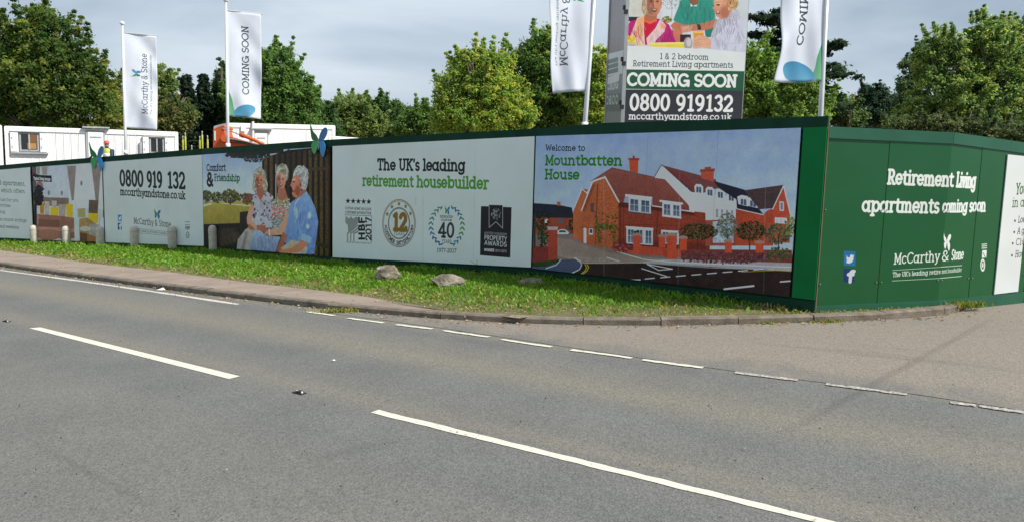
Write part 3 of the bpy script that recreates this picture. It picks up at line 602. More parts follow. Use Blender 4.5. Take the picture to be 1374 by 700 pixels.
# ---- artwork
BK = (24, 30, 32); GR = (62, 120, 40); SG = (90, 100, 102)
def art_leading(c):
    c.text("The UK's leading", (507, 228), (624, 229.6), 13.6, BK, .145)
    c.text("retirement housebuilder", (487, 249), (655, 253.6), 13.3, GR, .145)
    for k in range(5): star(c, 467.5+k*7, 270+k*.25, 3.6, 4.2, BK)
    c.text('5 STAR HOME BUILDER', (464, 281), (498.6, 282.6), 3, (60, 66, 66), .13, False); c.text('CUSTOMER SATISFACTION', (464, 286.6), (498.6, 288), 3, (60, 66, 66), .13, False)
    c.line([(463, 288.6), (499.5, 290)], .5, (80, 86, 86)); c.line([(499.3, 290), (499.3, 326)], .5, (80, 86, 86))
    g = (112, 118, 116)
    c.poly([(464, 291), (467, 291), (467, 293), (470, 293), (470, 291), (473, 291.2), (473, 293.2), (476.5, 293.4), (476.5, 291.4), (481, 291.8), (481, 300), (468, 313), (467, 302), (464, 299)], g)
    for k in range(3): c.line([(481, 302.5+k*4.2), (467+k*4.2, 313.5), (467+k*4.2, 323)], 1.7, g)
    bs = lambda x0, y0, x1, y1, s, w, col=BK, sf=False: c.text_uv(s, c.m((x1, y0)), np.array(c.m((x1, y1)))-np.array(c.m((x1, y0))), np.array(c.m((x0, y0)))-np.array(c.m((x1, y0))), col, w, sf)
    bs(482.3, 322.5, 489.5, 293, 'HBF', .2); bs(491.5, 323, 498.3, 292.5, '2017', .15)
    c.text('HOME BUILDERS FEDERATION', (465.5, 325.5), (498, 327.5), 1.7, (90, 96, 96), .14, False)
    gb = (112, 84, 30); dk = (52, 48, 40)
    for (rx, ry, w) in ((22, 31.6, .8), (20.7, 29.8, .5), (14.4, 20.9, .6), (13.6, 19.8, .5)):
        c.line([(536+rx*math.cos(D(t)), 299.8+ry*math.sin(D(t))) for t in range(0, 364, 6)], w, dk if w != .8 else gb)
    c.text('12', (527.5, 308), (545.3, 308.6), 20.5, gb, .2); c.text('YEARS', (529, 315.5), (543.5, 316), 4.4, dk, .08)
    for k, (tx) in enumerate((-62, -32, 0, 30, 60)): star(c, 536+17.8*math.sin(D(tx)), 299.8-26*math.cos(D(tx)), 2.5, 3.6, gb)
    for tx in (-98, 98): star(c, 536+17.8*math.sin(D(tx)), 299.8-26*math.cos(D(tx)), 1.8, 2.4, dk)
    s = 'CUSTOMER SATISFACTION'
    for k, ch in enumerate(s):
        t = D(-78+156*(k+.5)/len(s)); x, y = 536+18*math.sin(t), 300+26*math.cos(t); tx, ty = 1.25*math.cos(t)*1.0, -1.55*math.sin(t); ux, uy = -math.sin(t)*1.5, -math.cos(t)*2.4
        o = np.array(c.m((x-tx-ux, y-ty-uy))); c.text_uv(ch, o, np.array(c.m((x+tx-ux, y+ty-uy)))-o, np.array(c.m((x-tx+ux, y-ty+uy)))-o, dk, .15, False)
    def leafc(t): return (40, 84, 120) if t < .33 else ((30, 100, 96) if t < .6 else (46, 112, 66))
    for sgn in (-1, 1):
        for k in range(10):
            tt = k/9; th = D(24+132*tt)     # from top down the side
            x, y = 600+sgn*21.2*math.sin(th), 303-26.5*math.cos(th); tan = math.degrees(math.atan2(26.5*math.sin(th), sgn*21.2*math.cos(th)))
            col = leafc(1-tt) if sgn < 0 else leafc(tt*.2+.7 if tt < .7 else .5)
            if sgn < 0: col = ((52, 110, 60), (30, 100, 96), (34, 84, 120), (26, 70, 110))[min(3, int(tt*4))]
            else: col = ((30, 90, 120), (32, 104, 84), (44, 112, 60), (30, 96, 110))[min(3, int(tt*4))]
            c.ell(x-1.5, y, 3.0, .95, col, tan+38, n=12); c.ell(x+1.5, y+.6, 3.0, .95, col, tan-38, n=12)
    butterfly(c, 600.5, 282.5, 6, 7, [(40, 110, 50), (40, 110, 50), (30, 100, 130), (30, 90, 140)])
    c.text('DEDICATED', (591, 292), (608, 292.6), 2.6, dk, .13); c.text('TO LIFE FOR', (592.5, 296.4), (606.5, 297), 2.3, dk, .13)
    c.text('40', (588.6, 317.6), (609, 318.4), 18, (40, 44, 46), .13); c.text('YEARS', (593.5, 325.6), (606, 326.3), 4.2, (50, 54, 56), .08)
    c.text('1977-2017', (586.5, 338), (612.5, 339), 5, (50, 54, 54), .11)
    bk = (26, 24, 28)
    c.poly([(646, 277), (656, 277.3), (656.5, 275.2), (675, 275.8), (675, 278), (687, 278.5), (685, 345.6), (644.6, 342.3)], bk)
    c.line([(656.8, 276), (656.8, 305.5), (666, 297.8), (675, 306.5), (675, 277)], .7, (150, 150, 150))
    for k in range(60):
        a = random.random()*6.28; r = random.random()**.5; c.ell(666+6.2*r*math.cos(a), 287.5+8*r*math.sin(a), .8, .8, random.choice([(130, 132, 134), (100, 102, 104), (60, 60, 62)]), n=8)
    c.text('UNITED KINGDOM', (650.3, 314), (680.3, 316), 2.8, (130, 130, 130), .13, False)
    c.text('PROPERTY', (650.3, 321.2), (680.3, 323.6), 5.6, (200, 204, 204), .1, False); c.text('AWARDS', (650.3, 328.6), (680, 331), 5.8, (200, 204, 204), .1, False)
    c.text('WINNER', (650.3, 336.6), (663.5, 337.5), 3.2, (190, 190, 190), .18, False); c.text('2014-2015', (665, 337.6), (680, 338.6), 3.0, (140, 140, 140), .13, False)
    c.line([(558.5, 265), (558.8, 276)], .5, (130, 140, 138)); c.line([(568.8, 265), (568.8, 352)], .4, (146, 158, 156))
    c.line([(632, 350), (637, 353), (640.5, 355)], .4, (90, 96, 90)); c.line([(640.6, 349), (640.8, 356)], .5, (80, 90, 80))

def blob(c, x, y, rx, ry, cols, n=60, r=3.):
    for _ in range(n):
        a = random.random()*6.28; q = random.random()**.5; c.ell(x+rx*q*math.cos(a), y+ry*q*math.sin(a), r*random.uniform(.5, 1.4), r*random.uniform(.4, 1.1), random.choice(cols), rot=random.random()*180, n=9, jag=.6)
def art_house(c):
    c.poly([(700, 150), (1100, 150), (1100, 420), (700, 420)], (104, 120, 148), col2=(136, 146, 160), var=.05, cell=160)
    for x, y, rx, ry, cl in ((800, 300, 120, 20, (128, 134, 146)), (960, 200, 130, 14, (124, 134, 156)), (1010, 250, 120, 16, (128, 138, 158)), (860, 215, 80, 14, (118, 128, 152))): c.ell(x, y, rx, ry, cl, soft=22, al=.4)
    c.text('Welcome to', (733, 202.2), (785, 202.6), 7.2, (20, 22, 26), .11); c.text('Mountbatten', (732, 221.3), (834.5, 222), 11.8, (34, 92, 18), .15); c.text('House', (731.5, 240), (777, 240.6), 11.8, (34, 92, 18), .15)
    c.fr = (710, 160, 2.5925); P = c.poly; Ln = c.line
    BR = (134, 74, 46); B2 = (112, 54, 40); RF = (112, 66, 58); DK = (38, 38, 48); WB = (176, 184, 192); GL = (52, 62, 76); CR = (186, 190, 196)
    # far left range
    P([(10, 372), (160, 372), (160, 430), (10, 430)], (120, 58, 36), var=.15); P([(8, 292), (100, 298), (150, 308), (158, 345), (8, 342)], (30, 33, 44), var=.1); P([(8, 342), (158, 344), (158, 402), (8, 402)], (114, 54, 38), var=.12)
    P([(98, 288), (111, 288), (111, 302), (98, 301)], BR); P([(102, 346), (120, 346), (120, 362), (102, 362)], (70, 72, 78)); P([(56, 348), (66, 348), (66, 362), (56, 362)], (180, 175, 165))
    for x0 in (30, 75, 128): P([(x0, 370), (x0+8, 370), (x0+8, 388), (x0, 388)], (60, 60, 66))
    P([(100, 388), (112, 383), (128, 384), (140, 394), (140, 404), (100, 404)], (140, 146, 152)); P([(108, 387), (126, 387), (132, 394), (104, 394)], (50, 56, 64)); blob(c, 148, 372, 9, 24, [(30, 40, 24), (44, 56, 30), (22, 30, 20)], 40); blob(c, 146, 402, 9, 6, [(90, 92, 40), (60, 70, 30)], 16)
    # ground first
    P([(0, 400), (160, 400), (320, 440), (930, 470), (930, 640), (0, 600)], (96, 84, 80), var=.08, cell=40)
    P([(98, 412), (150, 420), (270, 462), (470, 485), (480, 500), (210, 503), (96, 474)], (114, 100, 92), var=.06, cell=10)
    for k in range(26):
        t = k/25; Ln([(100+t*20, 414+60*t), (160+t*310, 424+t*66)], .7, (94, 80, 74), .6); Ln([(110+370*t, 420+66*t), (100+140*t, 430+68*t)], .6, (92, 80, 74), .5)
    P([(480, 486), (930, 500), (930, 528), (500, 512), (380, 496)], (122, 120, 122), var=.04); Ln([(300, 458), (400, 487), (520, 498), (912, 514)], 2.4, (150, 150, 150)); 
    P([(178, 502), (420, 500), (930, 530), (930, 640), (640, 600), (480, 578), (0, 540), (150, 538), (182, 520)], (44, 32, 32), var=.2, cell=26)
    P([(10, 500), (60, 498), (110, 488), (160, 486), (184, 503), (180, 520), (150, 536), (10, 524)], (60, 66, 84), var=.05); Ln([(60, 518), (96, 506), (112, 488)], 2.2, (168, 170, 176)); Ln([(160, 482), (180, 494), (184, 508), (176, 522), (146, 536)], 2.6, (176, 178, 180))
    P([(10, 488), (60, 480), (104, 486), (106, 494), (60, 512), (10, 512)], (36, 56, 26), var=.3, cell=6); P([(8, 522), (140, 538), (480, 580), (912, 612), (920, 640), (0, 640)], (22, 44, 30))
    for k in (0, 7): Ln([(196+k, 504), (202+k, 514), (196+k, 526), (178+k, 540)], 2.2, (176, 150, 30))
    Ln([(182, 500), (380, 498), (640, 516), (912, 524)], 1.6, (120, 116, 112)); Ln([(412, 503), (500, 520), (452, 524), (412, 503)], 2.6, (176, 178, 178)); Ln([(393, 518), (480, 545)], 2.6, (176, 176, 176)); Ln([(740, 530), (912, 522)], 1.6, (150, 130, 40))
    for k in range(8): Ln([(405+k*54, 554-k*4.5), (437+k*54, 551-k*4.4)], 3, (170, 172, 172)); Ln([(470+k*52, 548-k*4.1), (490+k*52, 546.6-k*4.1)], 2, (150, 152, 152))
    Ln([(680, 589), (782, 578)], 5.5, (186, 188, 188)); Ln([(875, 564), (912, 561)], 4.5, (186, 188, 188)); Ln([(343, 558), (388, 557)], 3.5, (160, 160, 160)); Ln([(272, 480), (315, 494)], 2, (160, 160, 160))
    # left pier, wall, tree
    P([(12, 442), (70, 442), (70, 492), (12, 496)], (98, 40, 36), var=.25, cell=5); P([(66, 384), (100, 384), (100, 488), (68, 490)], (122, 52, 40), var=.15, cell=5); P([(62, 374), (103, 374), (100, 386), (66, 386)], (128, 118, 116))
    for k in range(12): Ln([(12, 446+k*4), (100, 446+k*3.6)], .5, (84, 46, 42), .6)
    P([(16, 330), (24, 330), (24, 445), (16, 445)], (50, 44, 40)); P([(42, 380), (48, 380), (50, 445), (44, 445)], (40, 34, 28)); blob(c, 46, 352, 30, 34, [(28, 36, 26), (40, 50, 34), (20, 26, 22)], 150, 3); blob(c, 50, 405, 18, 40, [(30, 40, 24), (44, 54, 32)], 110, 3)
    # rear gable + side gable
    P([(155, 320), (186, 246), (208, 262), (186, 318), (186, 426), (155, 414)], BR, var=.08, cell=8); P([(184, 242), (206, 245), (198, 262)], (126, 60, 50)); Ln([(154, 320), (186, 243), (206, 262)], 2.6, CR)
    P([(184, 318), (222, 218), (268, 202), (315, 290), (315, 458), (184, 430)], BR, col2=(130, 70, 44), var=.25, cell=4)
    for k in range(44): Ln([(184+max(0, (20-k)*1.9), 230+k*4.6), (314, 236+k*5.1)], .7, (118, 52, 28), .55)
    Ln([(184, 376), (314, 384)], 1.4, (96, 44, 30)); Ln([(240, 226), (232, 436)], 2, (38, 36, 44))
    P([(191, 378), (201, 379), (201, 432), (191, 430)], WB); P([(215, 292), (227, 293), (227, 324), (215, 323)], (80, 56, 56)); P([(210, 380), (224, 381), (224, 402), (210, 401)], (186, 186, 180)); P([(212, 382), (222, 383), (222, 397), (212, 396)], GL)
    for _ in range(110):
        x = random.uniform(232, 312); y0 = 364+random.uniform(-6, 30)*random.random()
        c.ell(x, y0+random.random()*50*(random.random()**1.5) if random.random() < .6 else random.uniform(322, 372), 3, 2.4, random.choice([(74, 72, 28), (56, 58, 26), (96, 82, 34), (44, 46, 24)]), n=8, jag=.5)
    blob(c, 270, 376, 40, 9, [(84, 82, 34), (60, 62, 28), (48, 50, 24)], 120, 3); blob(c, 300, 420, 9, 34, [(70, 68, 30), (54, 50, 26)], 50, 2.6); blob(c, 246, 410, 8, 26, [(70, 68, 30), (54, 50, 26)], 40, 2.6)
    # front brick wall
    P([(313, 288), (430, 300), (578, 322), (630, 326), (630, 470), (313, 458)], B2, col2=(108, 46, 32), var=.25, cell=4)
    for k in range(38): Ln([(314, 294+k*4.4), (614, 328+k*3.5)], .7, (108, 46, 32), .5)
    Ln([(313, 366), (614, 372)], 1.4, (96, 40, 28))
    P([(218, 218), (290, 170), (475, 211), (577, 320), (538, 316), (430, 300), (430, 276), (338, 262), (330, 290), (315, 288), (266, 200)], RF, col2=(100, 56, 50), var=.2, cell=4)
    for k in range(26):
        t = k/25; Ln([(266+t*50, 190+t*98), (400+t*160, 200+t*116)], .9, (94, 44, 40), .55)
    for k in range(34): Ln([(290+k*6, 172+k*1.3), (316+k*8.2, 286+k*1.1)], .5, (130, 70, 60), .45)
    Ln([(290, 170), (475, 211)], 1.8, (86, 50, 44)); Ln([(217, 219), (266, 202), (315, 290)], 4.2, CR); Ln([(217, 217), (290, 170)], 2, (80, 50, 46)); Ln([(184, 318), (222, 219)], 4, CR)
    Ln([(316, 291), (345, 294)], 2.4, (52, 44, 50)); Ln([(450, 306), (445, 400)], 2, (44, 38, 46)); Ln([(330, 294), (330, 430)], 1.6, (70, 36, 32)); Ln([(430, 302), (575, 323)], 3, CR)
    P([(350, 142), (382, 142), (380, 193), (352, 186)], (150, 62, 38), var=.1, cell=5); P([(347, 136), (385, 136), (385, 144), (347, 144)], (122, 50, 36)); P([(362, 128), (369, 128), (369, 138), (362, 138)], (110, 48, 36)); P([(352, 182), (381, 190), (390, 198), (350, 190)], (90, 70, 66))
    def win(x0, y0, x1, y1, dy, lights, base=CR):
        P([(x0, y0), (x1, y0+dy), (x1, y1+dy), (x0, y1)], base); n = lights; w = (x1-x0)/n
        for k in range(n):
            a, b = x0+w*k+3, x0+w*(k+1)-3; da, db = dy*(a-x0)/(x1-x0), dy*(b-x0)/(x1-x0)
            P([(a, y0+7+da), (b, y0+7+db), (b, y1-4+db), (a, y1-4+da)], GL, col2=(86, 94, 112), var=.12, cell=6); Ln([((a+b)/2, y0+7+(da+db)/2), ((a+b)/2, y1-4+(da+db)/2)], 1.3, CR); Ln([(a, (y0+y1)/2+da), (b, (y0+y1)/2+db)], 1.1, (150, 156, 166))
            P([(a, y0+8+da), (a+3, y0+8+da), (a+2, y1-5+da), (a, y1-5+da)], (150, 152, 160)); P([(b-3, y0+8+db), (b, y0+8+db), (b, y1-5+db), (b-2, y1-5+db)], (150, 152, 160))
    P([(313, 292), (430, 304), (578, 326), (578, 336), (430, 318), (313, 306)], (40, 22, 22), al=.55, soft=3); P([(313, 290), (322, 291), (322, 458), (313, 458)], (60, 28, 22), al=.4, soft=3); P([(300, 420), (620, 430), (620, 470), (300, 462)], (50, 26, 24), al=.35, soft=8); P([(184, 318), (222, 225), (232, 228), (196, 322)], (60, 30, 20), al=.35, soft=3)
    win(348, 270, 425, 322, 9, 2); P([(336, 261), (430, 271), (430, 279), (336, 269)], WB); Ln([(345, 322), (428, 332)], 3.4, (60, 62, 70))
    win(465, 288, 530, 336, 7, 2); P([(455, 281), (537, 291), (537, 298), (455, 288)], WB); Ln([(465, 337), (530, 345)], 3, (150, 156, 164))
    win(340, 376, 432, 432, 6, 3); P([(338, 372), (434, 379), (434, 385), (338, 378)], WB); P([(366, 388), (384, 389), (384, 432), (366, 431)], (36, 42, 50)); win(461, 385, 522, 432, 4, 2)
    # white centre block
    P([(436, 204), (462, 160), (575, 246), (577, 322), (474, 210)], (172, 180, 188), var=.03); Ln([(436, 204), (462, 160), (480, 172)], 2.6, (58, 62, 70))
    P([(462, 160), (650, 210), (660, 240), (590, 262), (574, 262)], (94, 56, 54), var=.14, cell=4); P([(478, 173), (545, 195), (586, 240), (574, 262)], (98, 48, 46)); P([(560, 238), (574, 262), (480, 174)], (60, 50, 56))
    P([(550, 252), (725, 272), (725, 300), (722, 350), (615, 352), (615, 326), (560, 318)], (166, 176, 190), var=.04); P([(615, 266), (722, 280), (722, 300), (617, 290)], (184, 192, 202)); Ln([(615, 292), (722, 305)], 1.5, (130, 140, 156)); Ln([(552, 240), (560, 318)], 2, (150, 160, 172)); P([(545, 236), (575, 262), (615, 266), (615, 290), (555, 300)], (176, 184, 194), var=.03)
    for x0, y0 in ((583, 232), (622, 242), (658, 250), (696, 260)):
        P([(x0-7, y0+2), (x0, y0-6), (x0+16, y0-5), (x0+24, y0+4), (x0+24, y0+30), (x0-4, y0+27)], WB); P([(x0, y0+3), (x0+17, y0+5), (x0+17, y0+25), (x0, y0+23)], (60, 70, 84), var=.15, cell=5); Ln([(x0+8.5, y0+3), (x0+8.5, y0+25)], 1.4, CR)
    P([(598, 182), (645, 176), (643, 218), (600, 206)], (142, 66, 50), var=.1, cell=5); P([(596, 176), (647, 172), (647, 182), (596, 184)], (112, 54, 46)); P([(612, 168), (634, 166), (634, 176), (612, 178)], (120, 56, 44))
    win(646, 306, 716, 345, 6, 4); P([(615, 352), (722, 348), (722, 440), (615, 440)], (118, 58, 48), var=.12); P([(640, 356), (712, 352), (712, 430), (640, 430)], (122, 134, 150), var=.25, cell=10)
    # right range
    P([(645, 216), (750, 246), (800, 312), (816, 332), (724, 312), (722, 280), (660, 240)], (34, 36, 46), var=.1, cell=8); P([(720, 310), (816, 332), (830, 318), (850, 310), (850, 440), (720, 440)], (132, 58, 40), var=.12, cell=7); Ln([(722, 312), (816, 333)], 2.4, CR)
    for x0, y0 in ((737, 274), (770, 280)):
        P([(x0-12, y0-4), (x0+4, y0-10), (x0+26, y0-5), (x0+26, y0+30), (x0-8, y0+22)], WB); P([(x0, y0+3), (x0+20, y0+6), (x0+20, y0+27), (x0, y0+23)], (66, 76, 92), var=.15, cell=5); Ln([(x0+10, y0+3), (x0+10, y0+26)], 1.4, CR)
    P([(750, 248), (887, 229), (852, 310), (802, 314), (776, 282)], (64, 50, 50), var=.12, cell=7)
    for k in range(10): Ln([(756+k*5, 254+k*6), (880-k*3, 236+k*7.6)], .7, (50, 40, 42), .6)
    P([(850, 312), (886, 238), (908, 325), (908, 430), (850, 430)], (140, 62, 44), var=.12, cell=6); Ln([(848, 314), (886, 232), (909, 328)], 3.2, CR); P([(872, 286), (887, 288), (887, 320), (872, 318)], WB); P([(875, 290), (884, 291), (884, 316), (875, 315)], (90, 96, 108)); win(856, 342, 898, 362, 2, 3)
    # wall, piers, hedge, shrubs
    P([(300, 434), (530, 452), (530, 480), (380, 470), (300, 458)], (140, 60, 44), var=.12, cell=5); P([(530, 452), (915, 455), (915, 498), (530, 486)], (94, 48, 44), var=.2, cell=8)
    T = [(40, 42, 24), (28, 30, 20), (58, 54, 30), (72, 44, 30), (22, 24, 18), (84, 80, 48)]
    blob(c, 330, 448, 42, 14, [(78, 36, 46), (98, 48, 54), (60, 40, 36)], 110, 3.4); blob(c, 690, 482, 160, 18, [(84, 44, 56), (66, 38, 44), (104, 58, 66), (60, 52, 40)], 420, 4); blob(c, 870, 468, 44, 22, [(60, 64, 40), (50, 54, 36), (80, 76, 50)], 140, 4)
    blob(c, 590, 392, 68, 28, T, 620, 3.0); blob(c, 690, 372, 34, 46, [(86, 92, 80), (60, 66, 56), (104, 108, 100), (70, 74, 50)], 380, 2.8); blob(c, 772, 388, 52, 34, T, 480, 3.0); blob(c, 866, 400, 44, 36, [(64, 68, 48), (48, 52, 38), (84, 84, 60)], 420, 3.0); blob(c, 910, 375, 20, 34, [(96, 100, 50), (60, 66, 40)], 90, 4)
    for x in (588, 692, 768, 868): P([(x-2, 400), (x+2, 400), (x+2, 455), (x-2, 455)], (56, 46, 40))
    for x0, x1, y0, y1 in ((363, 390, 402, 470), (453, 476, 406, 446), (481, 514, 402, 486), (525, 550, 412, 456), (682, 706, 424, 464), (789, 816, 428, 464)):
        P([(x0, y0), (x1, y0), (x1, y1), (x0, y1)], (150, 62, 42), var=.14, cell=5); P([(x0-3, y0-3), ((x0+x1)/2, y0-8), (x1+3, y0-3), (x1+3, y0+4), (x0-3, y0+4)], (120, 96, 88))
    P([(465, 446), (482, 456), (482, 484), (466, 472)], (128, 54, 38)); c.fr = (0, 0, 1.)
    for x in (811, 914, 1029): c.line([(x, 170), (x-4 if x > 900 else x, 400)], .35, (120, 128, 144), .7)

def art_friends(c):
    c.poly([(255, 180), (460, 180), (460, 360), (255, 360)], (128, 142, 168)); c.fr = (240, 170, 3.686); P = c.poly; Ln = c.line
    P([(100, 120), (440, 120), (440, 340), (100, 340)], (116, 130, 156), col2=(148, 158, 170), var=.03, cell=60)
    P([(100, 372), (400, 366), (400, 490), (100, 492)], (128, 118, 60), col2=(112, 100, 46), var=.1, cell=30); P([(100, 392), (160, 378), (170, 384), (110, 402)], (150, 146, 130)); P([(200, 376), (400, 392), (400, 400), (230, 384)], (150, 146, 120))
    P([(100, 484), (420, 474), (420, 700), (100, 700)], (24, 21, 20), var=.4, cell=14); P([(180, 505), (280, 500), (330, 560), (200, 600)], (54, 46, 40), var=.3, soft=6)
    T = [(64, 72, 36), (48, 56, 30), (84, 84, 42), (94, 78, 42), (40, 44, 26)]
    blob(c, 140, 345, 26, 28, T, 130, 5); blob(c, 190, 350, 24, 26, T, 110, 5); blob(c, 255, 345, 40, 34, T, 240, 5); blob(c, 340, 356, 26, 28, [(80, 60, 36), (100, 70, 42), (60, 48, 30)], 120, 5); blob(c, 300, 350, 18, 18, T, 60, 4)
    P([(254, 360), (260, 360), (260, 388), (254, 388)], (40, 32, 24)); P([(304, 424), (345, 418), (345, 530), (304, 520)], (34, 30, 28), var=.2)
    # fence
    P([(414, 170), (450, 148), (540, 118), (780, 96), (780, 660), (414, 640)], (20, 17, 13))
    for k in range(13):
        x = 424+k*27.5; y0 = 148-k*3.6 if k < 6 else 134-k*2; col = random.choice([(52, 42, 24), (62, 50, 28), (46, 38, 22), (70, 57, 33)])
        P([(x, y0), (x+16, y0-4), (x+17, 650), (x, 650)], col, var=.35, cell=7); Ln([(x+15, y0), (x+16, 650)], 2, (50, 40, 24))
    P([(640, 205), (780, 196), (780, 214), (640, 220)], (62, 50, 30), var=.2, cell=9); P([(640, 560), (780, 590), (780, 612), (640, 580)], (46, 38, 26)); P([(744, 100), (780, 100), (780, 660), (744, 650)], (30, 26, 20)); Ln([(482, 190), (482, 350)], 3, (190, 190, 180))
    blob(c, 340, 142, 110, 14, [(26, 34, 26), (36, 46, 32), (18, 24, 22)], 260, 5); blob(c, 370, 160, 50, 18, [(26, 34, 26), (34, 44, 40)], 120, 4); P([(236, 118), (520, 90), (520, 128), (420, 140), (250, 146)], (24, 32, 26), var=.3, cell=6)
    for _ in range(60): c.ell(random.uniform(480, 700), random.uniform(112, 150), 5, 3, (36, 36, 24), n=8, jag=.5, al=.8)
    c.text('Comfort', (140, 219), (232, 218), 30, (12, 13, 18), .14); c.text('&', (141, 292), (171, 292), 60, (10, 11, 14), .17); c.text('Friendship', (178, 268), (303, 270), 31, (28, 66, 22), .14)
    SK = (166, 116, 96); SD = (128, 82, 66); H1 = (176, 172, 160)
    # woman 1 (left)
    P([(294, 560), (330, 510), (372, 480), (400, 520), (356, 612), (288, 608)], (128, 124, 118), var=.1, cell=14); P([(330, 520), (345, 520), (325, 610), (310, 610)], (104, 100, 96), soft=3)
    P([(374, 336), (398, 322), (440, 322), (468, 345), (474, 400), (462, 500), (388, 505), (364, 470), (358, 400)], (136, 136, 142), var=.10, cell=14); folds(c, (372, 350, 460, 480), 30, (130, 130, 138), 3, 30, .4)
    for _ in range(46):
        x, y = random.uniform(366, 466), random.uniform(334, 500); c.ell(x, y, random.uniform(3, 8), random.uniform(3, 7), random.choice([(70, 40, 70), (96, 50, 74), (60, 66, 62), (110, 80, 110), (52, 46, 72)]), n=9, jag=.7, al=.85)
    P([(386, 322), (424, 320), (420, 350), (404, 366), (392, 350)], SK); P([(366, 380), (352, 400), (338, 450), (340, 480), (360, 505), (384, 500), (380, 480), (362, 468), (366, 430), (376, 400)], SK, var=.08, cell=10); P([(346, 480), (372, 498), (380, 510), (360, 512), (344, 500)], SD)
    H1 = (138, 134, 122); c.ell(402, 258, 33, 54, mulc(H1, .7), 4, jag=.16, var=.2, cell=6); c.ell(380, 292, 13, 34, mulc(H1, .8), jag=.3, var=.3, cell=5); c.ell(430, 296, 12, 34, mulc(H1, .75), jag=.3, var=.3, cell=5)
    strands(c, 402, 256, 31, 50, H1, 260, ln=.5, w=2.2, rin=.55); strands(c, 380, 292, 12, 32, H1, 60, ln=.8, w=2, rin=.2); strands(c, 430, 296, 11, 32, H1, 60, ln=.8, w=2, rin=.2)
    P([(390, 296), (414, 296), (426, 326), (406, 368), (386, 330)], (126, 80, 64), var=.08); face(c, 401, 272, 21, 36, (150, 96, 78), -.1, H1, 1.6)
    # woman 2 (middle)
    P([(484, 350), (512, 352), (545, 354), (556, 390), (552, 500), (520, 540), (460, 520), (462, 430), (468, 372)], (122, 116, 100), var=.1, cell=14)
    for _ in range(330):
        x, y = random.uniform(460, 554), random.uniform(352, 510); cc = [(170, 160, 60), (70, 76, 60), (170, 168, 150), (60, 56, 60)] if y < 392 else ([(160, 50, 84), (186, 110, 130), (120, 40, 60), (170, 160, 150)] if y < 448 else [(80, 100, 130), (150, 160, 168), (56, 60, 76), (110, 130, 140)])
        c.ell(x, y, 3.4, 2.6, random.choice(cc), n=7, jag=.6)
    P([(490, 330), (532, 330), (540, 354), (512, 372), (488, 356)], SK); P([(534, 430), (552, 424), (540, 500), (510, 535), (450, 540), (424, 528), (440, 510), (500, 505)], SK, var=.08, cell=10); P([(386, 488), (420, 486), (446, 512), (420, 524), (388, 512)], SD, var=.1, cell=6); P([(445, 504), (452, 504), (454, 540), (447, 540)], (176, 176, 168))
    H2 = (146, 142, 126); c.ell(513, 234, 33, 46, mulc(H2, .7), jag=.16, var=.2, cell=6); strands(c, 514, 228, 31, 42, H2, 260, ln=.45, w=2.2, rin=.5); P([(494, 296), (524, 296), (540, 350), (512, 372), (490, 354)], (132, 88, 72), var=.08); face(c, 508, 268, 23, 41, (158, 108, 90), -.2, H2, 1.0)
    P([(372, 520), (400, 512), (440, 540), (505, 545), (480, 620), (352, 608)], (124, 134, 152), col2=(96, 108, 130), var=.1, cell=12); folds(c, (380, 530, 480, 590), 30, (116, 128, 150), 4, 30, .45); Ln([(420, 545), (400, 606)], 3, (110, 122, 144), .6); Ln([(470, 560), (452, 610)], 3, (112, 124, 146), .6)
    # man (right)
    P([(600, 320), (630, 310), (640, 330), (590, 380), (570, 372)], SD); P([(560, 372), (596, 352), (632, 322), (650, 345), (676, 400), (692, 470), (672, 630), (560, 628), (520, 560), (540, 460), (548, 400)], (100, 124, 162), col2=(84, 106, 144), var=.12, cell=16); folds(c, (560, 380, 670, 590), 60, (96, 120, 158), 4, 44, .4)
    for q in (((560, 380), (552, 480), (540, 560)), ((620, 380), (640, 470), (630, 560)), ((592, 400), (586, 520), (592, 600)), ((664, 470), (652, 560), (650, 620))): Ln(q, 4, (90, 112, 152), .5)
    Ln([(596, 356), (578, 380), (572, 420)], 3, (160, 180, 206)); c.ell(648, 440, 9, 16, (160, 180, 204), soft=3, al=.7); c.ell(640, 494, 9, 12, (160, 180, 204), soft=3, al=.7); c.ell(584, 430, 7, 30, (142, 164, 196), soft=3, al=.6)
    P([(516, 522), (540, 540), (520, 590), (500, 620), (484, 616), (500, 570)], SD, var=.08); P([(506, 600), (560, 560), (606, 570), (640, 600), (630, 628), (520, 628)], (140, 132, 116), var=.06); P([(500, 612), (560, 600), (600, 572), (612, 552), (642, 556), (640, 582), (600, 618), (540, 630), (498, 626)], (150, 100, 76), var=.08, cell=8); P([(600, 556), (612, 528), (660, 548), (652, 580)], (108, 132, 170))
    c.ell(606, 246, 38, 52, (118, 120, 118), -8, jag=.12, var=.2, cell=6); c.ell(616, 270, 24, 44, (110, 112, 110), -6, jag=.12, var=.2, cell=6); strands(c, 606, 244, 37, 50, (150, 152, 148), 300, 150, 400, ln=.45, w=2.2, rin=.35); strands(c, 618, 276, 20, 38, (140, 142, 138), 120, ln=.5, w=2, rin=.2)
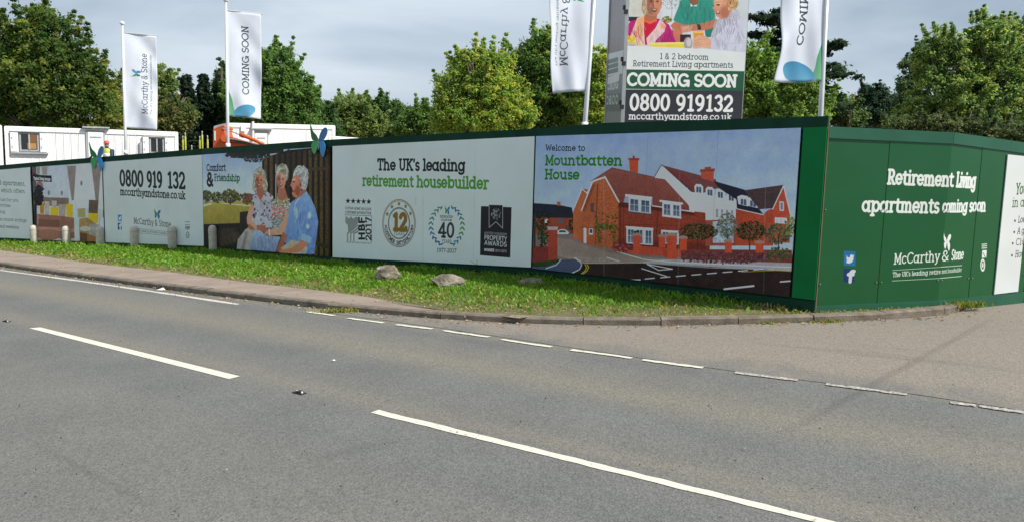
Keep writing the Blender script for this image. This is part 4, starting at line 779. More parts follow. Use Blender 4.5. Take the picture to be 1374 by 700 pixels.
    P([(566, 250), (590, 240), (604, 262), (606, 330), (598, 350), (578, 352), (566, 344), (560, 330), (566, 318), (560, 300), (552, 292), (560, 272)], (150, 98, 80), var=.1, cell=7); c.ell(590, 318, 14, 26, (104, 62, 50), soft=4, al=.75); c.ell(572, 262, 10, 8, (178, 124, 104), soft=2, al=.8); c.ell(602, 288, 6, 12, (134, 82, 68)); c.ell(603, 289, 3, 7, (90, 52, 44)); c.ell(571, 274, 6, 3, (70, 44, 38)); c.line([(562, 266), (576, 263)], 2.4, (140, 138, 132)); Ln([(560, 319), (570, 322), (578, 317)], 2, (90, 40, 38)); c.line([(576, 296), (584, 310), (582, 326)], 1.6, (112, 70, 58)); c.ell(572, 300, 7, 7, (168, 108, 92), soft=2, al=.7)
    c.fr = (0, 0, 1.)

def art_phone(c):
    c.fr = (0, 180, 3.889)
    c.text('0800', (628, 268), (748, 273), 76, BK, .13, True, 76); c.text('919', (770, 275), (846, 278), 76, BK, .13, True); c.text('132', (876, 279), (965, 283), 77, BK, .13, True)
    c.text('mccarthyandstone.co.uk', (630, 318), (968, 340), 36, BK, .12)
    butterfly(c, 822, 418, 30, 30, [(20, 100, 60), (30, 110, 60), (40, 90, 130), (30, 90, 140)])
    c.text('McCarthy & Stone', (700, 466), (893, 486), 30, (50, 58, 62), .08); c.line([(702, 490), (893, 512)], 1.5, (110, 120, 122)); c.text("The UK's leading retirement housebuilder", (704, 506), (893, 526), 11, (90, 98, 100), .1, False); c.line([(704, 514), (893, 532)], 1.5, (110, 120, 122))
    social(c, 617, 421, 20, 34); social(c, 617, 463, 20, 37, True)
    for k, y in enumerate((458, 474, 486)): c.line([(968, y), (992, y+1)], 2.2, (80, 86, 88))
    c.text('HBF', (969, 498), (992, 499), 16, (90, 96, 98), .14, False); c.ell(981, 527, 9, 18, (100, 106, 108)); c.ell(981, 527, 6, 13, (165, 178, 178)); c.text('12', (976, 533), (986, 533), 10, (90, 96, 98), .14, False)
def social(c, x, y, w, h, f=False):
    if f:
        c.poly([(x, y), (x+w, y+1), (x+w, y+h), (x, y+h-1)], (26, 52, 112)); c.text('f', (x+w*.36, y+h*.93), (x+w*.9, y+h*.93), h*.74, (210, 214, 220), .24, False)
    else:
        c.poly([(x, y), (x+w, y+1), (x+w, y+h), (x, y+h-1)], (34, 112, 170)); q = lambda a, b: (x+w*a, y+h*b)
        c.poly([q(.16, .72), q(.3, .7), q(.2, .6), q(.3, .58), q(.16, .44), q(.26, .44), q(.18, .26), q(.34, .42), q(.5, .46), q(.54, .3), q(.68, .24), q(.78, .3), q(.9, .27), q(.84, .38), q(.82, .58), q(.7, .74), q(.5, .82), q(.3, .8)], (214, 220, 224))
def art_lounge(c):
    c.fr = (0, 215, 6.087); P = c.poly; Ln = c.line
    P([(250, 20), (900, 20), (900, 700), (250, 700)], (146, 154, 162), col2=(150, 152, 152), var=.04, cell=60)
    P([(255, 40), (300, 40), (300, 600), (255, 600)], (78, 74, 74), var=.1); P([(304, 60), (330, 58), (326, 130), (306, 130)], (120, 112, 106)); P([(345, 56), (390, 56), (388, 120), (350, 120)], (126, 118, 112)); P([(560, 40), (860, 34), (860, 400), (600, 390)], (156, 166, 178), var=.03, cell=30)
    P([(550, 48), (625, 46), (606, 330), (588, 330)], (118, 110, 104), var=.08)
    for k in range(6): Ln([(556+k*12, 50), (592+k*2.6, 325)], 2, (94, 86, 82), .7)
    P([(750, 46), (830, 44), (806, 350), (786, 350)], (116, 108, 102), var=.08)
    for k in range(6): Ln([(756+k*13, 48), (788+k*3, 345)], 2, (92, 84, 80), .7)
    for x, y in ((402, 268), (508, 270), (668, 190)): c.ell(x, y, 9, 20, (96, 98, 100), soft=2)
    P([(360, 304), (565, 310), (565, 380), (360, 372)], (104, 90, 82), var=.1)
    for x0, x1, y0, y1, col in ((368, 408, 336, 452, (142, 136, 130)), (425, 468, 330, 388, (138, 134, 130)), (482, 540, 360, 462, (132, 124, 116)), (414, 482, 384, 458, (186, 146, 26)), (328, 366, 350, 440, (140, 104, 22)), (542, 600, 358, 468, (176, 138, 28))): P([(x0, y0), (x1, y0+3), (x1-4, y1), (x0+4, y1-3)], col, var=.1, cell=14)
    P([(300, 440), (500, 456), (620, 474), (640, 640), (300, 640)], (118, 86, 72), var=.1, cell=20); P([(316, 482), (490, 490), (490, 545), (316, 540)], (100, 70, 58)); P([(310, 545), (620, 560), (620, 590), (310, 572)], (140, 106, 92)); c.ell(400, 610, 100, 46, (126, 90, 76), var=.06); P([(290, 445), (316, 440), (318, 520), (296, 520)], (132, 106, 90))
    P([(500, 470), (540, 470), (540, 650), (500, 650)], (110, 84, 70)); P([(640, 398), (700, 392), (700, 470), (640, 468)], (128, 124, 84)); P([(730, 325), (808, 330), (800, 440), (726, 436)], (84, 70, 58), var=.2, cell=10); P([(726, 432), (806, 436), (800, 514), (722, 508)], (182, 142, 30), var=.06)
    P([(650, 480), (720, 470), (800, 530), (800, 640), (652, 620)], (130, 108, 72), var=.15, cell=14); P([(730, 520), (830, 530), (830, 660), (730, 640)], (128, 122, 116), var=.1); c.ell(700, 560, 46, 22, (150, 146, 138)); P([(712, 600), (800, 630), (790, 680), (712, 660)], (124, 86, 54)); P([(655, 590), (715, 600), (715, 680), (655, 670)], (88, 62, 44))
    P([(605, 330), (625, 330), (655, 650), (612, 655)], (150, 160, 168), soft=2); Ln([(620, 560), (632, 655)], 8, (170, 176, 180)); P([(818, 460), (850, 462), (850, 560), (818, 556)], (150, 156, 160)); P([(843, 408), (880, 408), (880, 470), (843, 470)], (120, 112, 60)); Ln([(818, 480), (818, 650)], 2, (96, 92, 90))
    c.ell(326, 215, 30, 44, (120, 92, 82), soft=2); blob(c, 318, 290, 36, 80, [(28, 26, 26), (40, 34, 30), (20, 20, 22)], 140, 12); blob(c, 340, 240, 20, 20, [(20, 20, 26), (40, 50, 80)], 26, 8); blob(c, 290, 120, 16, 14, [(110, 50, 50), (80, 30, 36)], 16, 8); P([(282, 360), (304, 360), (304, 560), (284, 560)], (40, 34, 32))
    P([(270, 121), (424, 128), (426, 180), (270, 170)], (20, 30, 34)); c.text('Typical living lounge', (278, 160), (414, 168), 22, (190, 196, 196), .13)
    c.fr = (0, 0, 1.)
def art_text(c):
    c.fr = (0, 215, 6.087); g = (52, 96, 48)
    c.text('Enjoy living in a beautiful, fully owned apartment,', (-560, 168), (208, 212), 30, g, .1); c.text('in a retirement development which offers:', (-420, 240), (222, 272), 28, g, .1)
    for k, (s, x, y) in enumerate((('Secure surroundings providing care just for you', 152, 342), ('Meeting and social activities', 88, 384), ('Guest suite, lift and parking', 44, 434), ('A large landscaped garden to enjoy all year-round outings', 218, 504), ('House manager on hand weekdays', 158, 560))): c.text(s, (x-16*len(s)*.8, y-12-len(s)*.45), (x, y), 22, (76, 84, 86), .1)
    c.fr = (0, 0, 1.)

def q4(*p): return list(p)
advert(LS[5], q4((-108, 238), (42.5, 224.7), (43, 320.5), (-108, 315)), 150, 'pale text panel at the left edge of the photo, left of the lounge picture', 3, art_text)
advert(LS[4], q4((43.6, 224.6), (137, 218), (140.5, 324.6), (47.6, 321.5)), 230, 'picture panel of a beige lounge with yellow cushions and curtains', 2, art_lounge, gain=2.1, photo=.95)
advert(LS[3], q4((138.5, 217.8), (272.5, 208), (273, 330), (142, 325)), 260, 'pale panel with the large black telephone number 0800 919 132', 3, art_phone)
advert(LS[2], q4((273, 207.8), (444, 196.8), (444, 344.6), (273.5, 330)), 230, 'picture panel of three grey haired people sitting before a wooden fence', 4, art_friends, gain=2.4, photo=1.)
advert(LS[1], q4((447, 196.5), (716.4, 183.3), (714, 358.5), (446.5, 345)), 290, 'pale panel with the green words retirement housebuilder and four award badges', 4, art_leading)
advert(LS[0], q4((718.6, 183.2), (1075, 171.8), (1060, 398), (715.8, 359.8)), 320, 'picture panel of a red brick house with white dormers beside a junction', 4, art_house, gain=2.7, photo=.9)
# bright green end board beside the house picture
sg = LS[0]; q = [sg.px(*p) for p in ((1075.8, 171.8), (1106.5, 170.6), (1091.8, 402), (1060.8, 398.2))]
slab(sg, q[3][0]+.02, sg.L-.002, q[3][1], q[2][1], q[0][1], q[1][1], .012, .012, 'green_end_board', M_bgreen, hoard)

# ---- right-hand hoarding round the corner
RB = [(1094.5, 415.5), (1258, 411), (1374, 402), (1480, 392.5)]; RT = [(1109, 170), (1275, 178), (1374, 194.5), (1480, 213)]
hbs = [.1, .07, .04, .02]; RV = [ground(*p, h) for p, h in zip(RB, hbs)]
RV[2] = RV[2]; RS = [Seg(RV[i], RV[i+1]) for i in range(3)]
for sg in RS:
    if sg.n.dot(-sg.A) < 0: sg.n = -sg.n
RH = [RS[0].px(*RT[0])[1], RS[0].px(*RT[1])[1], RS[1].px(*RT[2])[1], RS[2].px(*RT[3])[1]]
print('right', [round(h, 2) for h in RH], [tuple(round(c, 2) for c in v) for v in RV])
hoard2 = empty('site_hoarding', (0, 0, 0), 'sunlit mid green hoarding to the right of the corner with white lettering', 'hoarding')
def art_right(c):
    w = (236, 240, 236)
    c.text('Retiremen', (1190.5, 246.5), (1272.5, 249.8), 18.2, w, .135, True, 17.8); c.text('apartments', (1157, 283.5), (1258.5, 285.5), 18.0, w, .135, True, 18.3)
    butterfly(c, 1271, 324, 9, 14, [w]*4)
    c.text('McCarthy', (1199, 354), (1259.5, 350.2), 13.2, w, .085, True, 13.4)
    c.line([(1197.5, 362.5), (1262, 358.2)], .5, w); c.line([(1197, 376.5), (1262, 373)], .5, w); c.text("The UK's leading retire", (1197.5, 371), (1262, 366.8), 5.6, w, .1)
    social(c, 1132.5, 336.5, 15.5, 20.5); social(c, 1132, 360, 14.5, 19, True)
def art_rall(c): art_right(c); art_right2(c)
def art_right2(c):
    w = (236, 240, 236)
    c.text('t', (1273.5, 249.8), (1278.5, 250), 18, w, .13, True); c.text('Living', (1283.4, 250.4), (1308.5, 252), 18.2, w, .13, True, 18.5); c.text('coming', (1264.5, 284.5), (1297.5, 284), 15.5, w, .13, True); c.text('soon', (1301, 284), (1321.5, 283.4), 16, w, .13, True)
    c.text('&', (1263.8, 350), (1273, 349), 13, w, .085, True); c.text('Stone', (1276.8, 348.8), (1292.5, 347), 13.2, w, .085, True, 13); c.line([(1263, 358.1), (1291, 356)], .5, w); c.line([(1262, 373), (1290.5, 370.3)], .5, w); c.text('ment housebuilder', (1264, 366.6), (1290.5, 364), 5.4, w, .06)
    for k in range(3): c.line([(1317.5, 328+k*2.6), (1324, 327.5+k*2.6)], .8, w)
    c.poly([(1318, 336), (1324, 335.5), (1323.4, 345.5), (1317.4, 346)], w); c.line([(1319, 339), (1322, 345)], .7, (40, 90, 60)); c.ell(1318.6, 355.5, 3.2, 8.4, w); c.ell(1318.6, 355.5, 1.9, 5.6, (50, 100, 70)); c.ell(1318.6, 355.5, 1.0, 3.4, w)
def art_white(c):
    g = (70, 104, 56); k = (70, 76, 76); it = lambda s, x0, x1, y, cap, col, w=.09: c.text(s, (x0, y), (x1, y-3), cap, col, w)
    it('Your new home', 1361, 1420, 261, 14, g, .09); it('in a stunning new', 1356, 1430, 278, 12, g, .08)
    for s, x, y in (('Low maintenance', 1364, 299), ('A great location', 1363, 314), ('Club Lounge', 1361, 329), ('House Manager', 1360, 345)): it(s, x, x+46, y, 8.5, k, .08); c.poly([(x-5, y-4), (x-3, y-4), (x-3, y-1), (x-5, y-1)], k)
    it('and more besides', 1368, 1420, 366, 7, g, .08)
RG = (27, 92, 52)
def rboards(seg, pxs, h_t, art, ppm, label=None):
    """green boards split at the visible joints; lettering is stuck straight onto them"""
    A = [seg.px(x, 330)[0] for x in pxs]; A = [max(0, min(seg.L, a)) for a in A]; A[0] = 0.
    c = Cv(0, seg.L, 0, 2.4, ppm, RG, seg.px); art(c); a = np.clip(c.a/255., 0, 1); L = np.where(a <= .04045, a/12.92, ((a+.055)/1.055)**2.4)*.82; c.a = np.where(L <= .0031308, L*12.92, 1.055*L**(1/2.4)-.055)*255
    m = printmat('lettered_green_board', c.image('lettered_green_board'), .25, .15, .3)
    for k in range(len(A)-1):
        x0, x1 = A[k]+.002, A[k+1]-.002; hh = lambda x: h_t[0]+(h_t[1]-h_t[0])*x/seg.L; j = (k % 2)*.004
        slab(seg, x0, x1, .0, .0, hh(x0)-.02, hh(x1)-.02, -.0+j-.004, .018, 'board', m, hoard2, c)
        for ph in (.16, .55, .95):
            for xx in (x0+.03, x1-.03):
                p = seg.P(xx, hh(xx)*ph+.05, .003+j); MB().box(p.x-.006, p.x+.006, p.y-.005, p.y+.005, p.z-.006, p.z+.006).build('screw', M_screw, hoard2)
    n = len(A)-1
    for k in range(0, n, 2):
        x0, x1 = A[k]+.001, A[min(k+2, n)]-.001; hh = lambda x: h_t[0]+(h_t[1]-h_t[0])*x/seg.L
        slab(seg, x0, x1, hh(x0)-.135, hh(x1)-.135, hh(x0), hh(x1), .014, .03, 'fascia_board', M_rgreen, hoard2)
        slab(seg, x0, x1, 0, 0, .13+.02, .13+.02, .012, .014, 'kick_board', M_rgreen, hoard2)
rboards(RS[0], [1095, 1183, 1263.5+4], (RH[0], RH[1]), art_rall, 420)
rboards(RS[1], [1264, 1306, 1342, 1380], (RH[1], RH[2]), art_rall, 520)
rboards(RS[2], [1374, 1420, 1480], (RH[2], RH[3]), lambda c: None, 100)
q = q4((1351, 207.5), (1374.5, 210.5), (1374, 388.5), (1332.5, 394.3))
w_ = RS[1]; 
advert(w_, q4((1350.5, 207.6), (1373.6, 211), (1373.4, 389.5), (1332.5, 394.2)), 420, 'white panel at the right edge of the photo on the sunlit green hoarding', 1, art_white, gain=.82, bgc=(226, 232, 232), off=.006, name='advert_panel')
# end post at the corner
MB().hexa([RS[0].P(-.012, 0, .012), RS[0].P(.0, 0, .012), RS[0].P(.0, 0, -.05), RS[0].P(-.012, 0, -.05)]+[RS[0].P(-.012, HT[0]+.0, .012), RS[0].P(.0, HT[0], .012), RS[0].P(.0, HT[0], -.05), RS[0].P(-.012, HT[0], -.05)]).build('corner_post', M_post, hoard2)
for sg_, h0, h1 in ((RS[0], RH[0], RH[1]), (RS[1], RH[1], RH[2]), (RS[2], RH[2], RH[3])):
    slab(sg_, .02, .11, 0, 0, h0-.06, h0-.06, -.03, .09, 'post', M_ply, hoard2)
# ------------------------------------------------------------ verge with grass
M_white = mat('white_paint', (.78, .79, .78), .45, var=.05, scale=3)
M_alu = mat('aluminium_pole', (.62, .64, .66), .35, .3, var=.06)
M_steel = mat('galvanised_steel', (.42, .43, .44), .45, .7)
M_black = mat('black_rubber', (.02, .02, .02), .7)
verge = [tuple(p) for p in pbf]+[tuple(p) for p in KB[pb_end:]]
wallfoot = [RS[0].P(.0, 0), RS[0].P(RS[0].L, 0)]+[RS[1].P(RS[1].L*.3, 0)]
back = [(v.x, v.y) for v in reversed([RS[1].P(RS[1].L*.35, 0, -.3), RS[0].P(RS[0].L, 0, -.3)])][::-1]
vpoly = verge+[tuple(RS[1].P(RS[1].L*.35, 0, .0).xy)]+[tuple(RS[0].P(RS[0].L, 0, -.05).xy)]+[tuple(VB[0]+Vector((.1, .3)))]+[tuple(v+Vector((.15, .4))) for v in VB[1:]]
verge_o = sheet('verge', vpoly, .072, M_soil)
def inside(P, xs, ys):
    c = np.zeros(len(xs), bool); n = len(P)
    for i in range(n):
        ax, ay = P[i]; bx, by = P[(i+1) % n]
        if abs(by-ay) < 1e-9: continue
        c ^= ((ay > ys) != (by > ys)) & (xs < (bx-ax)*(ys-ay)/(by-ay)+ax)
    return c
def dist_poly(P, xs, ys):
    d = np.full(len(xs), 1e9)
    for i in range(len(P)-1):
        a = np.array(P[i]); b = np.array(P[i+1]); ab = b-a; q = ab.dot(ab)+1e-12
        t = np.clip(((xs-a[0])*ab[0]+(ys-a[1])*ab[1])/q, 0, 1); d = np.minimum(d, np.hypot(xs-a[0]-t*ab[0], ys-a[1]-t*ab[1]))
    return d
def zsn(x): return KS*np.clip(x, -32, 22)
def nfield(xs, ys, cell, seed):
    g = np.random.default_rng(seed).random((200, 200)); X = (xs/cell+80) % 198; Y = (ys/cell+80) % 198; xi = X.astype(int); yi = Y.astype(int); fx = X-xi; fy = Y-yi
    fx = fx*fx*(3-2*fx); fy = fy*fy*(3-2*fy)
    return (g[xi, yi]*(1-fx)+g[xi+1, yi]*fx)*(1-fy)+(g[xi, yi+1]*(1-fx)+g[xi+1, yi+1]*fx)*fy
def attrmat(name, rough=.6, trans=.25, spec=.3):
    m = bpy.data.materials.new(name); m.use_nodes = True; n = m.node_tree.nodes; l = m.node_tree.links; b = n['Principled BSDF']
    at_ = n.new('ShaderNodeAttribute'); at_.attribute_name = 'tint'; l.new(at_.outputs['Color'], b.inputs['Base Color']); b.inputs['Roughness'].default_value = rough; b.inputs['Specular IOR Level'].default_value = spec
    tr = n.new('ShaderNodeBsdfTranslucent'); h = n.new('ShaderNodeHueSaturation'); h.inputs['Value'].default_value = 1.5; h.inputs['Saturation'].default_value = 1.15; l.new(at_.outputs['Color'], h.inputs['Color']); l.new(h.outputs[0], tr.inputs[0])
    mx = n.new('ShaderNodeMixShader'); mx.inputs[0].default_value = trans; l.new(b.outputs[0], mx.inputs[1]); l.new(tr.outputs[0], mx.inputs[2]); l.new(mx.outputs[0], n['Material Output'].inputs[0]); return m
M_leaf = attrmat('foliage', .6, .55); M_grass = attrmat('grass_blades', .6, .35, .2)
def npmesh(name, V, F, tint, m, parent=None):
    """V (n,3), F (k,m) faces, tint (n,3)"""
    me = bpy.data.meshes.new(name); k = F.shape[1]
    me.vertices.add(len(V)); me.vertices.foreach_set('co', V.astype(np.float32).ravel()); me.loops.add(F.size); me.loops.foreach_set('vertex_index', F.astype(np.int32).ravel())
    me.polygons.add(len(F)); me.polygons.foreach_set('loop_start', np.arange(0, F.size, k, dtype=np.int32)); me.polygons.foreach_set('loop_total', np.full(len(F), k, np.int32)); me.update(calc_edges=True)
    a = me.attributes.new('tint', 'FLOAT_COLOR', 'POINT'); c = np.ones((len(V), 4), np.float32); c[:, :3] = tint; a.data.foreach_set('color', c.ravel()); return link(name, me, m, parent)
def blades(xs, ys, base, hgt, wid, tint, name, label, cat=None, lean=.5):
    n = len(xs); a = RNG.random(n)*6.28; ln = RNG.random(n)*lean*hgt; b = RNG.random(n)*6.28
    z = zsn(xs)+base; P = np.stack([xs, ys, z], 1); s = np.stack([np.cos(a)*wid/2, np.sin(a)*wid/2, np.zeros(n)], 1); tip = P+np.stack([np.cos(b)*ln, np.sin(b)*ln, hgt], 1); mid = (P+tip)/2+np.stack([np.zeros(n), np.zeros(n), hgt*.08], 1)
    V = np.stack([P-s*.7, P+s*.7, mid+s, tip, mid-s], 1).reshape(-1, 3); i = np.arange(n)[:, None]*5; F = np.concatenate([i+0, i+1, i+2, i+3, i+4], 1)
    return tag(npmesh(name, V, F, np.repeat(tint, 5, 0), M_grass), label, cat, kind='stuff')
n0 = 420000
vx = np.array([p[0] for p in vpoly]); vy = np.array([p[1] for p in vpoly])
xs = RNG.uniform(-17, vx.max(), n0); ys = RNG.uniform(vy.min(), vy.max(), n0)
k = inside(vpoly, xs, ys); xs, ys = xs[k], ys[k]
wl = [tuple(v) for v in VB]; dw = dist_poly([tuple(RS[1].P(1, 0).xy), tuple(RS[0].P(RS[0].L, 0).xy)]+wl, xs, ys); de = dist_poly([tuple(p) for p in pbf]+[tuple(p) for p in KB[pb_end:]], xs, ys)
cov = nfield(xs, ys, .35, 3)*.6+nfield(xs, ys, .12, 4)*.4
prob = np.clip(.62+de*1.3+(cov-.5)*2.6, .07, 1); prob *= np.clip(9/np.hypot(xs, ys)*1.35, .3, 1)
k = RNG.random(len(xs)) < prob; xs, ys, dw, de = xs[k], ys[k], dw[k], de[k]
lush = np.clip(de/.9+(nfield(xs, ys, .6, 8)-.5)*.9, 0, 1)
hgt = (.014+.038*lush*(.5+nfield(xs, ys, .3, 9)))*(.6+.8*RNG.random(len(xs))); hgt *= np.where(dw < .35, 1.7, 1.)
dist = np.hypot(xs, ys); wid = (.008+.0010*dist)*(.6+.9*RNG.random(len(xs)))
gA = np.array((.10, .235, .022)); gB = np.array((.20, .34, .040)); gD = np.array((.42, .36, .13))
q = RNG.random((len(xs), 1)); col = gA*(1-q)+gB*q; dry = np.clip(.80-lush*.9+(nfield(xs, ys, .25, 12)-.5)*.9, 0, .95)[:, None]; dm = (RNG.random((len(xs), 1)) < dry*.8); yg = np.array((.24, .26, .06))
col = np.where(dm, gD*(.55+.5*RNG.random((len(xs), 1))), col*(1-dry*.75)+yg*dry*.75)*(.6+.7*RNG.random((len(xs), 1)))
blades(xs, ys, .07, hgt, wid, col, 'grass', 'short sunlit grass covering the verge in front of the hoarding', lean=1.6)
print('blades', len(xs))
# broad-leaved weeds: clover, dandelion and dock in the sward
n1 = 22000; xs = RNG.uniform(-14, vx.max(), n1); ys = RNG.uniform(vy.min(), vy.max(), n1); k = inside(vpoly, xs, ys); xs, ys = xs[k], ys[k]; de = dist_poly([tuple(p) for p in pbf]+[tuple(p) for p in KB[pb_end:]], xs, ys)
k = RNG.random(len(xs)) < np.clip((de-.12)*1.0, .04, .8)*np.clip(nfield(xs, ys, .5, 21)*2-.5, 0, 1); xs, ys = xs[k], ys[k]
blades(xs, ys, .07, .03+.06*RNG.random(len(xs)), .03+.03*RNG.random(len(xs)), np.array((.13, .27, .04))*(.7+.8*RNG.random((len(xs), 1))), 'broad_leaf_weeds', 'broad leaved weeds scattered through the verge grass', lean=1.3)
# dead leaves and bits in the gutter and on the verge
def flecks(pts, s0, s1, cols, name, label):
    n = len(pts); xs = np.array([p[0] for p in pts]); ys = np.array([p[1] for p in pts]); h = np.array([p[2] for p in pts]); a = RNG.random(n)*6.28; s = RNG.uniform(s0, s1, n); C = np.array(cols)[RNG.integers(0, len(cols), n)]
    V = []
    for q, (ux, uy) in enumerate(((1, 0), (.1, .55), (-1, .1), (0, -.5))): V.append(np.stack([xs+s*(ux*np.cos(a)-uy*np.sin(a)), ys+s*(ux*np.sin(a)+uy*np.cos(a)), zsn(xs)+h+(.012 if q in (1,) else 0)+s*.3*RNG.random(n)], 1))
    V = np.stack(V, 1).reshape(-1, 3); i = np.arange(n)[:, None]*4; return tag(npmesh(name, V, np.concatenate([i, i+1, i+2, i+3], 1), np.repeat(C, 4, 0), M_grass), label, kind='stuff')
P = []
for i in range(len(kfine)):
    for _ in range(9):
        o = abs(random.gauss(0, .11)); p = kfine[i]-nrm(kfine, i)*(o+.02)+Vector((random.uniform(-.15, .15), 0)); P.append((p.x, p.y, .010))
flecks(P, .008, .030, [(.30, .22, .12), (.40, .30, .16), (.2, .14, .08), (.45, .40, .30), (.25, .16, .08)], 'gutter_leaf_litter', 'brown dead leaves and grit gathered along the foot of the kerb')
P = []
for _ in range(420):
    x = random.uniform(-12, 5.5); y = random.uniform(vy.min(), 17)
    if inside(vpoly, np.array([x]), np.array([y]))[0]: P.append((x, y, .10))
for _ in range(160):
    i = random.randrange(len(pbf)); p = pbf[i]-nrm(pbf, i)*random.uniform(-.1, .8); P.append((p.x, p.y, .085))
flecks(P, .012, .035, [(.50, .40, .2), (.42, .33, .2), (.6, .5, .3), (.3, .2, .1)], 'fallen_leaves', 'pale fallen leaves scattered over the grass and footpath')

P = []
for _ in range(260):
    g = ground(random.uniform(-50, 1424), random.uniform(425, 720)); P.append((g.x, g.y, .016))
flecks(P, .003, .009, [(.3, .29, .26), (.06, .06, .05), (.26, .21, .14), (.2, .19, .17), (.10, .09, .08)], 'road_grit', 'loose grit and small stones scattered over the carriageway')

def tuft(px, py, spread, n, hmax, cols, label, h=.0, name='weed_tuft'):
    c = ground(px, py); xs = c.x+RNG.normal(0, spread, n); ys = c.y+RNG.normal(0, .035, n); q = np.array(cols)[RNG.integers(0, len(cols), n)]
    s = zsn(xs)+h; hg = hmax*(.35+.65*RNG.random(n)); o = blades(xs, ys, h, hg, np.full(n, .014), q, name, label, 'weeds', 1.0); return o
yg_ = [(.30, .28, .06), (.18, .22, .04), (.40, .34, .12), (.12, .2, .03)]
tuft(457, 418.5, .14, 260, .075, yg_, 'yellowing weed tuft growing in the gutter at the left kerb bend')
tuft(1103, 432, .13, 200, .05, yg_, 'low green weed tuft in the gutter beneath the corner of the hoardings')
tuft(1292, 417, .13, 260, .10, yg_, 'bushy weed tuft at the rounded right end of the kerb', .05)
tuft(1030, 434, .08, 90, .04, yg_, 'sparse weeds at the kerb foot under the bright green end board')
tuft(1262, 412, .12, 200, .12, [(.1, .25, .03), (.16, .3, .05)], 'leafy weeds against the green hoarding where its face bends', .06)
tuft(1180, 415, .20, 300, .12, [(.1, .25, .03), (.16, .3, .05), (.26, .28, .07)], 'leafy weeds along the foot of the green hoarding below its lettering', .06)

# ------------------------------------------------------------ bollards
M_bol = mat('bollard_concrete', (.40, .37, .30), .85, col2=(.60, .56, .48), scale=9, bump=.4, bscale=50)
def bollard(px, yb, yt, label):
    g = ground(px, yb, .09); d = g.length; R_ = 5.6/985*g.y*1.0; seg = min(LS, key=lambda s_: abs((g-s_.A).dot(s_.n)) if -0.3 < (g-s_.A).dot(s_.d) < s_.L+.3 else 99)
    hgt = (yb-yt)/985*g.y
    root = empty('bollard', W3(g.x, g.y, .06), label, 'bollard', 'concrete bollards on the grass verge', rz=random.uniform(0, 1)); root.rotation_euler[0] = random.uniform(-.02, .02); root.rotation_euler[1] = random.uniform(-.03, .03)
    mb = MB(); mb.lathe([(R_*1.03, -.1), (R_*1.02, .05), (R_, .3*hgt), (R_*.98, hgt*.84), (R_*.93, hgt*.93), (R_*.78, hgt*.98), (R_*.5, hgt+.015), (R_*.2, hgt+.022)], 16); mb.build('shaft', M_bol, root, True)
    mb = MB(); mb.lathe([(R_*1.02, hgt*.80), (R_*1.05, hgt*.81), (R_*1.05, hgt*.825), (R_*1.0, hgt*.835)], 16); mb.build('groove_ring', M_bol, root, True)
for a in ((10, 322.5, 301, 'pale concrete bollard furthest left, before the text panel'), (47.5, 326.5, 301.5, 'concrete bollard at the seam between the text panel and the lounge picture'), (90.5, 328, 302.5, 'concrete bollard in front of the sofa in the lounge picture'), (135, 329.5, 303.5, 'grey concrete bollard before the right edge of the lounge picture'),
          (181, 331.5, 303, 'concrete bollard left below the lettering of the telephone number panel'), (231.5, 334, 302.5, 'concrete bollard in front of the right part of the telephone number panel'), (286.5, 337, 301.5, 'pale flat-sided bollard before the three seated people picture')): bollard(*a)

# ------------------------------------------------------------ boulders
M_rock = mat('limestone_rock', (.10, .085, .06), .9, col2=(.33, .295, .235), scale=5.5, bump=.8, bscale=18)
def rock(px, yb, wpx, hpx, seed, label):
    g = ground(px, yb, .1); W_ = wpx/985*g.y/2; H_ = hpx/985*g.y
    bm = bmesh.new(); bmesh.ops.create_icosphere(bm, subdivisions=4, radius=1); r = random.Random(seed)
    pl = [(Vector((r.gauss(0, 1), r.gauss(0, 1), r.gauss(0, .8))).normalized(), r.uniform(.62, .9)) for _ in range(16)]
    from mathutils import noise
    for v in bm.verts:
        c = v.co.copy()
        for n_, d_ in pl:
            t = c.dot(n_)
            if t > d_: c -= n_*(t-d_)*.92
        c *= 1+.10*noise.noise(c*2.2+Vector((seed, 0, 0)))+.05*noise.noise(c*7)
        v.co = Vector((c.x*W_*1.12, c.y*W_*.8, (c.z*.5+.42)*H_*1.12))
    me = bpy.data.meshes.new('boulder'); bm.to_mesh(me); bm.free(); o = link('boulder', me, M_rock, None, False); o.location = W3(g.x, g.y, .03); o.rotation_euler[2] = r.uniform(-.3, .3)
    tag(o, label, 'boulder', 'boulders lying on the verge')
rock(521.5, 373, 36, 25, 5, 'chunky two-tone boulder, leftmost of three on the grass'); rock(601, 382, 48, 21, 23, 'widest pale boulder, below the 40 years badge'); rock(713.5, 377.5, 38, 13, 9, 'low half-buried boulder under the seam beside the house picture')

# ------------------------------------------------------------ road studs and litter
def stud(px, py, label):
    g = ground(px, py); root = empty('road_stud', W3(g.x, g.y, 0), label, 'road stud', 'reflecting road studs in the centre line', rz=-ROAD_ANG); root.scale = (.68, .68, .75)
    MB().box(-.085, .085, -.045, .045, -.02, .010).build('housing', M_black, root, bevel=.004); MB().box(-.04, .04, -.032, .032, .0105, .026).build('rubber_insert', M_black, root, bevel=.006)
    for s_ in (-1, 1): MB().lathe([(.012, -.01), (.012, .003), (.004, .006)], 8, (s_*.044, 0, .020)).build('reflector', M_white, root)
stud(402, 527, 'black and white road stud between the two long centre dashes'); stud(9, 431, 'road stud near the left edge of the photo beside the centre dash')
def scrap(px, py, w, label):
    g = ground(px, py); mb = MB(); z = zs(g.x)+.012; mb.add([(g.x-w, g.y, z), (g.x, g.y-w*.7, z+.006), (g.x+w, g.y+.01, z+.001), (g.x+.01, g.y+w*.8, z+w*.5)], [(0, 1, 3), (1, 2, 3)]); tag(mb.build('litter_scrap', M_white), label, 'litter')
